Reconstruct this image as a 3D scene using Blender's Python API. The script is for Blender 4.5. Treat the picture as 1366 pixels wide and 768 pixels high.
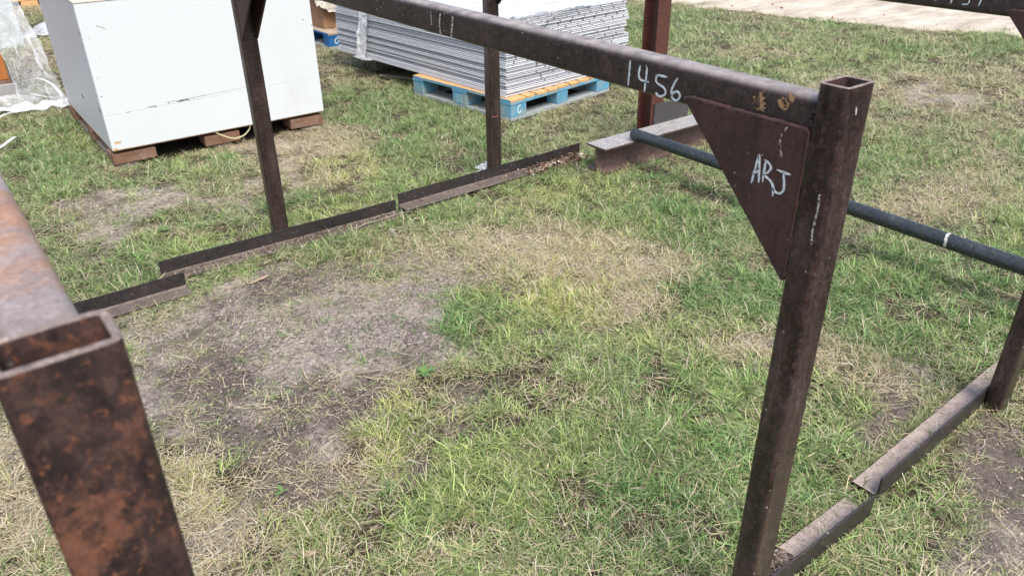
import bpy, bmesh, math, random
import numpy as np
from mathutils import Vector, Matrix, Euler

for _o in list(bpy.data.objects):
    bpy.data.objects.remove(_o)
SC = bpy.context.scene
COL = SC.collection

# ------------------------------------------------------------------ camera
FPX, PITCH, YAW, ROLL = 1032.9, 0.505, 0.635, -0.0134
CAM = Vector((-1.0463, -0.605, 1.49))
cd = bpy.data.cameras.new('camera')
co = bpy.data.objects.new('camera', cd)
COL.objects.link(co)
cy_, sy_, cp_, sp_ = math.cos(YAW), math.sin(YAW), math.cos(PITCH), math.sin(PITCH)
fwd = Vector((sy_ * cp_, cy_ * cp_, -sp_))
rgt = Vector((cy_, -sy_, 0))
upv = rgt.cross(fwd)
r2 = rgt * math.cos(ROLL) + upv * math.sin(ROLL)
u2 = -rgt * math.sin(ROLL) + upv * math.cos(ROLL)
mw = Matrix((r2, u2, -fwd)).transposed().to_4x4()
mw.translation = CAM
co.matrix_world = mw
cd.sensor_width = 36
cd.lens = FPX / 1366 * 36
cd.clip_start = 0.02
cd.clip_end = 500
cd.dof.use_dof = True
cd.dof.focus_distance = 2.6
cd.dof.aperture_fstop = 9.5
SC.camera = co

# ------------------------------------------------------------------ world, sun, exposure
SUN_EL, SUN_AZ = math.radians(58), math.radians(192)   # azimuth clockwise from +Y
w = bpy.data.worlds.new('World')
SC.world = w
w.use_nodes = True
wn = w.node_tree
sky = wn.nodes.new('ShaderNodeTexSky')
sky.sky_type = 'NISHITA'
sky.sun_disc = False
sky.sun_elevation = SUN_EL
sky.sun_rotation = SUN_AZ
sky.air_density = 1.0
sky.dust_density = 4.0
sky.ozone_density = 1.0
bg = wn.nodes['Background']
wn.links.new(sky.outputs[0], bg.inputs[0])
bg.inputs[1].default_value = 0.14
sl = bpy.data.lights.new('sun', 'SUN')
sl.energy = 1.9
sl.angle = math.radians(30)
sl.color = (1.0, 0.96, 0.90)
so = bpy.data.objects.new('sun', sl)
COL.objects.link(so)
sd = Vector((math.sin(SUN_AZ) * math.cos(SUN_EL), math.cos(SUN_AZ) * math.cos(SUN_EL), math.sin(SUN_EL)))
so.rotation_euler = sd.to_track_quat('Z', 'Y').to_euler()
so.location = sd * 20
SC.view_settings.view_transform = 'Standard'
SC.view_settings.look = 'None'
SC.view_settings.gamma = 1
SC.view_settings.exposure = 0.92
SC.render.engine = 'CYCLES'

rng = np.random.default_rng(7)
random.seed(7)
U = random.uniform

# ------------------------------------------------------------------ material helpers
def s2l(r, g, b):
    f = lambda c: ((c / 255 + .055) / 1.055) ** 2.4 if c > 10 else c / 255 / 12.92
    return (f(r), f(g), f(b), 1)

class MT:
    def __init__(s, name, rough=.6, metal=0.0, spec=.5):
        s.m = bpy.data.materials.new(name)
        s.m.use_nodes = True
        s.t = s.m.node_tree
        s.p = s.t.nodes['Principled BSDF']
        s.p.inputs['Roughness'].default_value = rough
        s.p.inputs['Metallic'].default_value = metal
        s.p.inputs['Specular IOR Level'].default_value = spec
        s._co = None
    def n(s, typ, **k):
        x = s.t.nodes.new(typ)
        for a, b in k.items():
            setattr(x, a, b)
        return x
    def l(s, a, b):
        s.t.links.new(a, b)
    def co(s, scale=(1, 1, 1)):
        if s._co is None:
            s._co = s.n('ShaderNodeTexCoord').outputs['Object']
        mp = s.n('ShaderNodeMapping')
        mp.inputs['Scale'].default_value = scale
        s.l(s._co, mp.inputs[0])
        return mp.outputs[0]
    def noise(s, scale, detail=6, rough=.6, stretch=(1, 1, 1), dist=0):
        x = s.n('ShaderNodeTexNoise')
        x.inputs['Scale'].default_value = scale
        x.inputs['Detail'].default_value = detail
        x.inputs['Roughness'].default_value = rough
        x.inputs['Distortion'].default_value = dist
        s.l(s.co(stretch), x.inputs[0])
        return x.outputs[0]
    def ramp(s, f, stops):
        x = s.n('ShaderNodeValToRGB')
        e = x.color_ramp.elements
        while len(e) < len(stops):
            e.new(.5)
        for el, (p, c) in zip(e, stops):
            el.position = p
            el.color = c if len(c) == 4 else (*c, 1)
        s.l(f, x.inputs[0])
        return x.outputs[0]
    def thr(s, f, a, b):
        x = s.n('ShaderNodeMapRange')
        x.inputs[1].default_value = a
        x.inputs[2].default_value = b
        s.l(f, x.inputs[0])
        return x.outputs[0]
    def mix(s, f, a, b, mode='MIX'):
        x = s.n('ShaderNodeMix', data_type='RGBA', blend_type=mode)
        for v, i in ((f, 0), (a, 6), (b, 7)):
            if isinstance(v, (int, float)):
                x.inputs[i].default_value = v
            elif isinstance(v, tuple):
                x.inputs[i].default_value = v if len(v) == 4 else (*v, 1)
            else:
                s.l(v, x.inputs[i])
        return x.outputs[2]
    def mul(s, a, b):
        x = s.n('ShaderNodeMath', operation='MULTIPLY')
        for v, i in ((a, 0), (b, 1)):
            if isinstance(v, (int, float)):
                x.inputs[i].default_value = v
            else:
                s.l(v, x.inputs[i])
        return x.outputs[0]
    def add(s, a, b):
        x = s.n('ShaderNodeMath', operation='ADD')
        for v, i in ((a, 0), (b, 1)):
            if isinstance(v, (int, float)):
                x.inputs[i].default_value = v
            else:
                s.l(v, x.inputs[i])
        return x.outputs[0]
    def bump(s, h, dist=.002, strength=.6):
        x = s.n('ShaderNodeBump')
        x.inputs['Distance'].default_value = dist
        x.inputs['Strength'].default_value = strength
        s.l(h, x.inputs['Height'])
        s.l(x.outputs[0], s.p.inputs['Normal'])
    def col(s, c):
        if isinstance(c, tuple):
            s.p.inputs['Base Color'].default_value = c if len(c) == 4 else (*c, 1)
        else:
            s.l(c, s.p.inputs['Base Color'])
        return s
    def rough(s, c):
        s.l(c, s.p.inputs['Roughness'])

def steel(name, base, alt, rust, r0, r1, rough=(.38, .7), specks=True, along=(1, 1, 1), rust2=None, dust_skylight=None, streak=None, grain=1, fine=.30):
    m = MT(name, spec=.5)
    n1 = m.noise(9, 8, .65, along, .3)
    c = m.mix(m.thr(n1, .35, .68), base, alt)
    n2 = m.noise(14, 10, .72, along, .2)
    n2b = m.noise(3.2, 4, .6, along, .5)
    if streak:
        ns = m.noise(1.0, 7, .7, streak, .4)
        c = m.mix(m.mul(m.thr(ns, .50, .60), .8), c, tuple(v * .42 for v in base))
        c = m.mix(m.mul(m.thr(ns, .45, .37), .55), c, tuple(min(1, v * 1.9) for v in alt))
    rmask = m.thr(m.add(m.add(m.mul(n2, .34), m.mul(n2b, .66 - fine)), m.mul(m.noise(60, 9, .8), fine)), r0, r1)
    nr = m.noise(60, 6, .7)
    rc = m.mix(m.thr(nr, .3, .7), rust, rust2 or tuple(v * .45 for v in rust[:3]))
    c = m.mix(rmask, c, rc)
    nf = m.noise(230, 3, .6)
    ng = m.noise(75, 8, .8)
    c = m.mix(m.mul(m.thr(ng, .52, .64), .55 * grain), c, tuple(min(1, v * 2.1) for v in alt))
    c = m.mix(m.mul(m.thr(ng, .47, .38), .75 * grain), c, tuple(v * .4 for v in base))
    c = m.mix(m.mul(m.thr(m.noise(120, 5, .8), .57, .62), .75 * grain), c, rust)
    c = m.mix(m.thr(nf, .25, .75), c, m.mix(1.0, c, (.55, .55, .55), 'MULTIPLY'))
    if specks:
        v = m.n('ShaderNodeTexVoronoi', feature='F1')
        v.inputs['Scale'].default_value = 55
        m.l(m.co(), v.inputs[0])
        sp = m.mul(m.thr(v.outputs['Distance'], .13, .07), m.thr(m.noise(9, 3), .52, .58))
        c = m.mix(m.mul(sp, .75), c, (.45, .44, .42))
    if dust_skylight:   # dusty, worn upward face, paled further to paint in sky light
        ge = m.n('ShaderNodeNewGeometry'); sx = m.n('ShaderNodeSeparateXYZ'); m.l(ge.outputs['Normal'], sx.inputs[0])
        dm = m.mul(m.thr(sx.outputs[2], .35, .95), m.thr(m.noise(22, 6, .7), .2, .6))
        c = m.mix(m.mul(dm, .8), c, m.mix(m.noise(8, 5, .6), dust_skylight, tuple(v * .6 for v in dust_skylight)))
    m.col(c)
    rr = m.n('ShaderNodeMapRange')
    rr.inputs[3].default_value, rr.inputs[4].default_value = rough
    m.l(m.add(m.mul(n1, .5), m.mul(rmask, .6)), rr.inputs[0])
    m.l(rr.outputs[0], m.p.inputs['Roughness'])
    m.bump(m.add(m.mul(nf, .4), m.mul(n2, .6)), .0012, .7)
    return m.m

M = {}
M['post'] = steel('mill_scale_steel', (.028, .018, .018), (.064, .044, .042), (.13, .050, .026), .58, .68, streak=(26, 26, 4), rough=(.24, .52))
M['beam'] = steel('weathered_beam_steel', (.032, .023, .023), (.056, .038, .035), (.14, .062, .035), .60, .72, dust_skylight=(.46, .41, .39), streak=(9, 9, 9))
M['gusset'] = steel('reddish_plate_steel', (.078, .033, .029), (.040, .022, .021), (.105, .040, .028), .52, .66, rough=(.5, .8), streak=(20, 20, 6))
M['rusty'] = steel('orange_rusted_steel', (.034, .021, .021), (.075, .040, .032), (.23, .085, .040), .528, .575, rough=(.45, .85), rust2=(.10, .042, .026), streak=(24, 24, 5))
M['rustbeam'] = steel('rust_bloom_steel', (.17, .125, .118), (.42, .37, .36), (.42, .21, .10), .46, .55, rough=(.35, .7), rust2=(.34, .2, .14), grain=.25, fine=.10)
M['angle'] = steel('dark_angle_steel', (.018, .017, .019), (.045, .035, .034), (.09, .052, .035), .56, .66, rough=(.4, .7))
M['angleleg'] = steel('dusty_angle_steel', (.46, .385, .34), (.34, .27, .235), (.15, .11, .09), .60, .68, rough=(.6, .85), specks=False)
M['farleg'] = steel('soiled_angle_steel', (.19, .155, .135), (.115, .09, .075), (.09, .062, .05), .50, .62, rough=(.7, .9), specks=False)
M['ibeam'] = steel('rolled_beam_steel', (.085, .052, .046), (.13, .088, .078), (.17, .085, .05), .55, .68, rough=(.5, .8))
M['flange'] = steel('clean_flange_steel', (.33, .32, .315), (.42, .40, .39), (.18, .13, .11), .64, .74, rough=(.4, .6), specks=False)
M['redpost'] = steel('red_brown_column_steel', (.078, .027, .020), (.115, .042, .032), (.14, .056, .036), .55, .7, rough=(.42, .65), specks=False)
M['greyplate'] = steel('grey_plate_steel', (.05, .05, .052), (.075, .072, .07), (.085, .05, .04), .6, .7, specks=False)
M['cutedge'] = steel('cut_tube_edge', (.20, .155, .135), (.30, .24, .215), (.16, .08, .05), .58, .7, specks=False)
M['pipe'] = steel('black_pipe_steel', (.026, .033, .040), (.048, .058, .066), (.085, .075, .065), .70, .80, rough=(.28, .42))

def chalk(name, c, lo=None, hi=None, sc=170):
    m = MT(name, .9)
    n = m.noise(260, 4, .7)
    if lo: m.l(m.thr(m.noise(sc, 5, .75), lo, hi), m.p.inputs['Alpha'])
    m.col(m.mix(m.thr(n, .35, .7), c, tuple(v * .62 for v in c[:3])))
    return m.m
M['chalk'] = chalk('white_chalk', (.64, .72, .76), .34, .46, 420)
M['drip'] = chalk('pale_paint_run', (.50, .48, .42), .44, .52)
M['bandp'] = chalk('white_band_paint', (.55, .54, .50))
M['drip2'] = chalk('thin_grey_paint_run', (.42, .38, .34), .46, .54)
M['ochre'] = chalk('ochre_stain', (.40, .25, .13), .45, .52, 110)

def plain(name, c, rough=.6, var=.15, sc=8, bump=.001, spec=.5, dirt=None, dirt_t=(.6, .8)):
    m = MT(name, rough, spec=spec)
    n = m.noise(sc, 6, .6)
    cc = m.mix(n, tuple(v * (1 - var) for v in c), tuple(min(1, v * (1 + var)) for v in c))
    if dirt:
        cc = m.mix(m.thr(m.noise(sc * .6, 8, .7, dist=.4), *dirt_t), cc, dirt)
    m.col(cc)
    m.bump(m.noise(sc * 14, 4, .6), bump, .5)
    return m.m
M['crate'] = plain('white_painted_panel', (.575, .615, .635), .38, .035, 2.5, .0004, dirt=(.48, .51, .48), dirt_t=(.62, .9))
M['crateside_shade'] = plain('shaded_white_painted_side', (.50, .51, .545), .45, .04, 3, .0004, dirt=(.5, .5, .5), dirt_t=(.62, .85))  # same white as the front, with side shade mixed into the colour
M['cratelid'] = plain('cream_lid_board', (.60, .55, .47), .7, .1, 6)
M['chip'] = plain('dark_chipped_paint', (.012, .012, .016), .6)
M['barewood'] = plain('bare_plywood', (.52, .34, .17), .7)

def wood(name, a, b, stretch=(1, 12, 12), dirt=None, dt=(.5, .7)):
    m = MT(name, .75, spec=.3)
    n = m.noise(7, 8, .7, stretch, .6)
    c = m.ramp(n, [(.25, b), (.5, a), (.75, tuple(min(1, v * 1.25) for v in a))])
    if dirt:
        c = m.mix(m.thr(m.noise(11, 8, .7, dist=.3), *dt), c, dirt)
    m.col(c)
    m.bump(n, .0015, .6)
    return m.m
M['brownwood'] = wood('brown_pallet_wood', (.17, .095, .062), (.085, .048, .034), dirt=(.24, .17, .13), dt=(.52, .70))
M['greywood'] = wood('weathered_grey_wood', (.21, .18, .15), (.11, .09, .075))
M['deckwood'] = wood('pale_deck_wood', (.58, .35, .16), (.36, .20, .09), (10, 1.2, 10), dirt=(.45, .38, .28), dt=(.58, .75))
M['duskdeck'] = wood('dusty_tan_deck_wood', (.36, .29, .21), (.22, .17, .12), (10, 1.2, 10))
M['blue'] = wood('worn_blue_paint', (.11, .31, .44), (.06, .20, .30), dirt=(.26, .32, .33), dt=(.46, .60))
M['bluedeep'] = wood('deep_blue_paint', (.02, .12, .32), (.01, .07, .2), dirt=(.1, .2, .34), dt=(.6, .75))
M['boarddust'] = wood('dusty_bottom_board', (.30, .33, .33), (.2, .23, .24))
M['orangewood'] = wood('orange_stained_wood', (.36, .13, .035), (.24, .08, .02), (8, 8, 1))
M['card'] = plain('brown_cardboard', (.30, .17, .09), .85, .1)
M['whitemark'] = chalk('white_stencil_paint', (.62, .76, .82))
M['sheetA'] = plain('pale_grey_sheet_metal', (.60, .615, .65), .42, .06, 3, .0004)
M['sheetB'] = plain('light_grey_sheet_metal', (.48, .495, .53), .45, .08, 3, .0004)
M['sheetC'] = plain('cream_grey_sheet', (.64, .62, .60), .6, .08, 3, .0004)
M['slot'] = plain('dark_slot', (.03, .03, .04), .8)
M['gap'] = plain('shadowed_inner_sheet', (.20, .20, .23), .7)
M['strap'] = plain('white_plastic_strap', (.70, .73, .74), .4)
M['ystrap'] = plain('yellow_plastic_strap', (.46, .45, .26), .4)
M['orangechip'] = plain('red_brick', (.28, .085, .05), .85, .2, 30)
M['concrete'] = plain('grey_block', (.30, .30, .30), .85, .15, 20)
M['greypanel'] = plain('pale_green_grey_panel', (.40, .46, .46), .5)
M['tarp'] = plain('beige_plastic_tarp', (.46, .43, .37), .5, .2, 10, .004)

def film(name, c=(.86, .88, .92), alpha=.5, lo=.18, hi=.95):
    m = MT(name, .22, spec=.7)
    m.col(c)
    n = m.noise(7, 8, .7, (1, 1, 1), 1.2)
    mr = m.n('ShaderNodeMapRange')
    mr.inputs[1].default_value, mr.inputs[2].default_value = .3, .7
    mr.inputs[3].default_value, mr.inputs[4].default_value = lo, hi
    m.l(n, mr.inputs[0])
    m.l(mr.outputs[0], m.p.inputs['Alpha'])
    m.bump(m.noise(16, 8, .75, dist=1.5), .02, .9)
    return m.m
M['film'] = film('clear_crumpled_plastic_film', lo=.04, hi=.50)
M['filmw'] = film('milky_plastic_film', lo=.45, hi=.95)

# ------------------------------------------------------------------ mesh helpers
class MB:
    """collects shapes into one mesh object"""
    def __init__(s):
        s.v, s.f, s.mi = [], [], []
    def add(s, v, f, mi=0):
        o = len(s.v)
        s.v += [tuple(p) for p in v]
        s.f += [tuple(i + o for i in q) for q in f]
        s.mi += [mi] * len(f)
    def box(s, x0, x1, y0, y1, z0, z1, mi=0, j=0):
        v = [(x, y, z) for x in (x0, x1) for y in (y0, y1) for z in (z0, z1)]
        if j:
            v = [(a + U(-j, j), b + U(-j, j), c + U(-j, j)) for a, b, c in v]
        s.add(v, [(0, 1, 3, 2), (4, 6, 7, 5), (0, 4, 5, 1), (2, 3, 7, 6), (0, 2, 6, 4), (1, 5, 7, 3)], mi)
    def prism(s, pts, axis, a, b, mi=0):
        """extrude a 2D outline along axis"""
        n = len(pts)
        def P(p, t):
            return {'x': (t, p[0], p[1]), 'y': (p[0], t, p[1]), 'z': (p[0], p[1], t)}[axis]
        s.add([P(p, a) for p in pts] + [P(p, b) for p in pts],
              [tuple(range(n))[::-1], tuple(range(n, 2 * n))] + [(i, (i + 1) % n, n + (i + 1) % n, n + i) for i in range(n)], mi)
    def tube(s, path, r, seg=10, mi=0, cap=True):
        path = [Vector(p) for p in path]
        o = len(s.v)
        up = Vector((0, 0, 1))
        for i, p in enumerate(path):
            d = (path[min(i + 1, len(path) - 1)] - path[max(i - 1, 0)]).normalized()
            a = d.cross(up)
            if a.length < 1e-3:
                a = d.cross(Vector((1, 0, 0)))
            a.normalize()
            b = a.cross(d)
            rr = r[i] if isinstance(r, (list, tuple)) else r
            for k in range(seg):
                t = 2 * math.pi * k / seg
                s.v.append(tuple(p + a * math.cos(t) * rr + b * math.sin(t) * rr))
        for i in range(len(path) - 1):
            for k in range(seg):
                q = (o + i * seg + k, o + i * seg + (k + 1) % seg, o + (i + 1) * seg + (k + 1) % seg, o + (i + 1) * seg + k)
                s.f.append(q); s.mi.append(mi)
        if cap:
            s.f.append(tuple(o + k for k in range(seg))[::-1]); s.mi.append(mi)
            m_ = o + (len(path) - 1) * seg
            s.f.append(tuple(m_ + k for k in range(seg))); s.mi.append(mi)
    def build(s, name, mats, parent=None, smooth=None, bevel=0, loc=None, rotz=0):
        me = bpy.data.meshes.new(name)
        me.from_pydata(s.v, [], s.f)
        if bevel or True:
            bm = bmesh.new(); bm.from_mesh(me)
            if bevel:
                mis = None
                for i, f in enumerate(bm.faces):
                    f.material_index = s.mi[i]
                bmesh.ops.bevel(bm, geom=bm.edges[:], offset=bevel, segments=1, affect='EDGES')
            else:
                for i, f in enumerate(bm.faces):
                    f.material_index = s.mi[i]
            bmesh.ops.recalc_face_normals(bm, faces=bm.faces[:])
            bm.to_mesh(me); bm.free()
        if not isinstance(mats, (list, tuple)):
            mats = [mats]
        for m in mats:
            me.materials.append(m)
        if smooth:
            for p in me.polygons:
                p.use_smooth = True
            me.set_sharp_from_angle(angle=math.radians(smooth))
        o = bpy.data.objects.new(name, me)
        COL.objects.link(o)
        if parent:
            o.parent = parent
        if loc:
            o.location = loc
        o.rotation_euler.z = rotz
        return o

def tag(o, label=None, cat=None, group=None, kind=None):
    if label: o['label'] = label
    if cat: o['category'] = cat
    if group: o['group'] = group
    if kind: o['kind'] = kind
    return o

def thing(name, label, cat, loc=(0, 0, 0), rotz=0, group=None):
    o = bpy.data.objects.new(name, None)
    COL.objects.link(o)
    o.location = loc
    o.rotation_euler.z = rotz
    o.empty_display_size = .1
    return tag(o, label, cat, group)

def rrect(w, h, r, seg=4):
    pts = []
    for cx, cy, a0 in ((w / 2 - r, h / 2 - r, 0), (-w / 2 + r, h / 2 - r, 90), (-w / 2 + r, -h / 2 + r, 180), (w / 2 - r, -h / 2 + r, 270)):
        for i in range(seg + 1):
            a = math.radians(a0 + 90 * i / seg)
            pts.append((cx + r * math.cos(a), cy + r * math.sin(a)))
    return pts

def hollow(w, h, t, r, axis, a, b, parent, name, mat, off=(0, 0), nseg=1, rim=None):
    """hollow rectangular section with rounded corners, extruded along axis"""
    m = MB()
    out = rrect(w, h, r); inn = rrect(w - 2 * t, h - 2 * t, max(.0015, r - t))
    n = len(out)
    def P(p, q):
        u, v = p[0] + off[0], p[1] + off[1]
        return {'z': (u, v, q), 'y': (u, q, v)}[axis]
    def inset(p, d):
        l = math.hypot(*p)
        return (p[0] * (1 - d / l), p[1] * (1 - d / l))
    e = .0012
    rings = []
    oi = [inset(p, e) for p in out]; ii = [inset(p, -e) for p in inn]
    rings.append([P(p, a) for p in oi]); rings.append([P(p, a + e) for p in out])
    for k in range(1, nseg):
        rings.append([P(p, a + (b - a) * k / nseg) for p in out])
    rings.append([P(p, b - e) for p in out]); rings.append([P(p, b) for p in oi])
    rings.append([P(p, b) for p in ii]); rings.append([P(p, b - e) for p in inn])
    rings.append([P(p, a + e) for p in inn]); rings.append([P(p, a) for p in ii])
    v = [p for r_ in rings for p in r_]
    R = len(rings); f = []
    for k in range(R):
        for i in range(n):
            f.append((k * n + i, k * n + (i + 1) % n, ((k + 1) % R) * n + (i + 1) % n, ((k + 1) % R) * n + i))
    m.add(v, f)
    if rim:
        kb = nseg + 1
        for q in range(len(m.mi)):
            if q // n in (kb, kb + 1, kb + 2): m.mi[q] = 1
    o = m.build(name, [mat, rim] if rim else mat, parent, smooth=40)
    wnm = o.modifiers.new('flat_faces', 'WEIGHTED_NORMAL'); wnm.keep_sharp = True; wnm.weight = 100
    return o

def ribbon(pts, wd, name, mat, parent, plane, off, jit=.0):
    res = .0018 if jit > .4 else .006
    """thin raised stroke; plane 'x' = lies on a face of constant x (pts are y,z), 'y' = constant y (pts are x,z)"""
    m = MB()
    dense = []
    for i in range(len(pts) - 1):
        a, b = Vector(pts[i]), Vector(pts[i + 1])
        k = max(2, int((b - a).length / res))
        for j in range(k):
            dense.append(a.lerp(b, j / k))
    dense.append(Vector(pts[-1]))
    if len(pts) > 2:
        for _ in range(3):
            dense = [dense[0]] + [(dense[i - 1] + dense[i] * 2 + dense[i + 1]) / 4 for i in range(1, len(dense) - 1)] + [dense[-1]]
    n = len(dense)
    v = []
    for i, p in enumerate(dense):
        d = (dense[min(i + 1, n - 1)] - dense[max(i - 1, 0)]).normalized()
        q = Vector((-d.y, d.x))
        for sgn in (-1, 1):
            ww = wd / 2 * (1 + U(-jit, jit)) * (.45 if i in (0, n - 1) else 1)
            for o_ in (off[0], off[1]):
                t = p + q * ww * sgn
                v.append((o_, t.x, t.y) if plane == 'x' else (t.x, o_, t.y))
    f = []
    for i in range(n - 1):
        a = i * 4; b = a + 4
        f += [(a, b, b + 1, a + 1), (a + 2, a + 3, b + 3, b + 2), (a + 1, b + 1, b + 3, a + 3), (a, a + 2, b + 2, b)]
    f += [(0, 1, 3, 2), (4 * n - 4, 4 * n - 2, 4 * n - 1, 4 * n - 3)]
    m.add(v, f)
    return m.build(name, mat, parent)
# ------------------------------------------------------------------ numeric noise for ground and grass
def _hash(ix, iy, s):
    h = (ix.astype(np.int64) * 374761393 + iy.astype(np.int64) * 668265263 + s * 1442695041) & 0xffffffff
    h = ((h ^ (h >> 13)) * 1274126177) & 0xffffffff
    return ((h ^ (h >> 16)) & 0xffff) / 65535.0
def vnoise(x, y, s=0):
    ix, iy = np.floor(x), np.floor(y)
    fx, fy = x - ix, y - iy
    fx = fx * fx * (3 - 2 * fx); fy = fy * fy * (3 - 2 * fy)
    a, b = _hash(ix, iy, s), _hash(ix + 1, iy, s)
    c, d = _hash(ix, iy + 1, s), _hash(ix + 1, iy + 1, s)
    return (a * (1 - fx) + b * fx) * (1 - fy) + (c * (1 - fx) + d * fx) * fy
def fbm(x, y, sc, octv=4, s=0, g=.5):
    t = 0; a = 1; n = 0
    for o in range(octv):
        t = t + a * vnoise(x * sc * 2 ** o + 17.3 * o, y * sc * 2 ** o - 9.1 * o, s + o); n += a; a *= g
    return t / n
# patches seen in the lawn: x, y, rx, ry, angle(deg), kind weights (bare, dry, lush, yellow)
PATCH = [
    (-.30, 1.70, .54, .44, -30, 1.6, .0, 0, 0), (-.55, 1.42, .30, .20, -30, 1.0, .1, 0, 0), (-.10, 2.12, .26, .16, 0, .7, .3, 0, 0),
    (-.27, .90, .18, .08, -20, .85, .2, 0, 0), (-.50, .98, .12, .08, -20, .7, .2, 0, 0), (-.60, 1.05, .22, .12, 10, .5, .5, 0, .2), (.02, 1.06, .10, .07, -30, .42, .3, 0, 0),
    (-.50, 3.60, .36, .34, 0, .62, .5, 0, 0), (-.62, 3.15, .22, .16, 0, .5, .3, 0, .2), (.0, 3.2, .2, .2, 0, .45, .2, .1, 0),
    (.75, 3.75, .50, .34, -12, .62, 1.6, 0, 0), (.42, 3.32, .16, .30, 10, .75, 1.1, 0, 0), (1.27, 3.15, .20, .22, 0, .2, 1.0, 0, 0),
    (.62, 3.30, .24, .17, 30, -.7, -.6, 0, 1.9), (1.15, 3.42, .16, .20, 0, -.5, -.8, 1.2, .1), (.95, 3.6, .12, .12, 0, -.4, -.4, 1.0, .1),
    (.95, 1.66, .36, .34, -20, .36, 1.6, 0, .8), (1.22, 1.38, .20, .22, 0, .4, .8, 0, 0), (.86, 1.12, .12, .08, 0, .3, 1.2, 0, 0), (.70, 1.38, .17, .16, -30, -.5, 0, .3, 1.3),
    (.50, 1.22, .16, .06, -35, .85, .1, 0, 0), (.57, .99, .10, .06, 0, .8, .1, 0, 0), (.12, 1.50, .22, .16, -20, .6, .2, 0, 0), (.30, 1.78, .26, .05, -30, .6, .3, 0, 0), (.80, 2.0, .3, .07, -35, .6, .5, 0, 0), (.42, 1.95, .14, .2, 0, .5, .3, 0, 0),
    (1.0, .66, .26, .14, -25, .75, 1.3, 0, 0), (.95, .20, .20, .13, 20, 1.1, .4, 0, 0), (.98, -.12, .32, .13, 20, 1.15, .1, 0, 0), (1.15, .36, .2, .1, 0, .7, .5, 0, 0), (.72, -.28, .2, .08, 10, .6, .3, 0, 0),
    (-1.15, 1.45, .16, .35, 0, .45, 1.2, 0, 0), (-.95, 1.0, .12, .2, 0, .3, .8, 0, .4),
    (-.42, 1.05, .18, .06, -20, -.4, .3, .1, .8), (-.12, 1.20, .16, .12, -25, -.4, .5, 0, .8), (-.85, 1.25, .1, .16, 0, 0, .4, .1, .9),
    (4.70, 2.05, .42, .40, 0, .95, .7, 0, 0), (4.15, 2.55, .5, .3, 20, .2, .9, 0, 0), (4.6, 3.5, .5, .4, 0, .3, .7, 0, 0), (3.3, 1.0, .5, .3, 10, .2, .7, 0, 0), (2.6, .9, .5, .2, -20, .25, .8, 0, 0), (3.2, 2.0, .7, .25, -10, .1, .7, 0, 0),
    (1.55, 1.6, .45, .28, -25, -.7, -.8, 1.2, .1), (.95, 2.62, .5, .25, 0, -.8, -.9, 1.2, .25), (1.7, .65, .5, .32, -20, -.6, -.7, 1.1, 0), (-.05, 3.78, .35, .16, 0, -.6, -.9, 1.2, 0),
    (-.62, 4.75, .35, .6, 0, -.5, -.8, 1.1, 0), (.25, 2.75, .4, .2, 0, -.3, -.4, .8, .3), (-.25, 2.75, .35, .15, 0, -.3, -.2, .7, .4), (1.55, 2.25, .4, .3, 0, -.5, -.4, .9, .4), (1.4, 3.9, .5, .9, 10, -.5, -.6, 1.0, 0),
    (2.6, 2.9, .6, .4, 0, -.4, -.4, .8, .1), (2.4, .25, .6, .5, 0, -.4, -.5, .8, 0), (2.9, 1.6, .7, .4, 0, -.3, -.4, .7, .1), (4.6, 3.0, .8, .4, 0, -.3, -.4, .6, .2), (5.6, 3.4, .8, .8, 0, -.3, -.5, .7, .1), (3.7, 4.0, .8, .9, 0, -.3, -.5, .7, .1), (5.0, 5.2, .9, .9, 0, -.3, -.4, .6, 0), (3.6, .6, .6, .4, 0, -.2, -.4, .6, .1), (.3, 1.45, .28, .25, -30, -.4, -.5, .9, .1), (.55, .55, .5, .3, -30, -.4, -.3, .7, 0), (-.2, .75, .4, .16, -25, -.4, -.3, .8, .1), (1.2, 1.0, .2, .12, -20, -.5, -.5, .9, 0),
    (6.9, 2.4, .6, .5, 0, -.3, -.8, 1.0, 0), (.15, 10.4, .4, .7, 0, .5, .6, 0, 0), (-.2, 7.3, .3, .5, 0, .5, .5, 0, 0), (-.1, 9.7, .35, .4, 0, -.3, -.2, .8, 0),
]
ROADX = lambda y: np.where(y > 4.1, 6.50 - .20 * (y - 4.1), 6.50 + .42 * np.maximum(0, 4.1 - y) ** 1.05)
def masks(x, y):
    wx = x + .10 * (fbm(x, y, 3.5, 3, 11) - .5) * 2; wy = y + .10 * (fbm(x, y, 3.5, 3, 31) - .5) * 2
    bare = np.zeros_like(x); dry = np.zeros_like(x); lush = np.zeros_like(x); yel = np.zeros_like(x)
    for (px, py, rx, ry, an, b, d, l, yl) in PATCH:
        a = math.radians(an); c, s_ = math.cos(a), math.sin(a)
        u = ((wx - px) * c + (wy - py) * s_) / rx; v = (-(wx - px) * s_ + (wy - py) * c) / ry
        g = 1 / (1 + (u * u + v * v) ** 2.2)
        bare += b * g; dry += d * g; lush += l * g; yel += yl * g
    n1, n2 = fbm(x, y, 1.3, 4, 3), fbm(x, y, 6, 4, 50)
    bare = bare * .86 + (n2 - .5) * 1.25 + (n1 - .5) * .5 - .10
    dry = dry + (fbm(x, y, 2.6, 4, 77) - .5) * 1.4 - .06
    far = np.clip((np.hypot(x + 1, y + .6) - 4.0) / 2, 0, 1)
    bare = bare - .16 * far
    dry = dry + far * .12
    lush = lush + (fbm(x, y, 1.7, 4, 90) - .42) * 1.6
    yel = yel + (fbm(x, y, 2.7, 3, 120) - .55) * 1.2
    return np.clip(bare, 0, 1), np.clip(dry, 0, 1), np.clip(lush, 0, 1), np.clip(yel, 0, 1)
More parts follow.
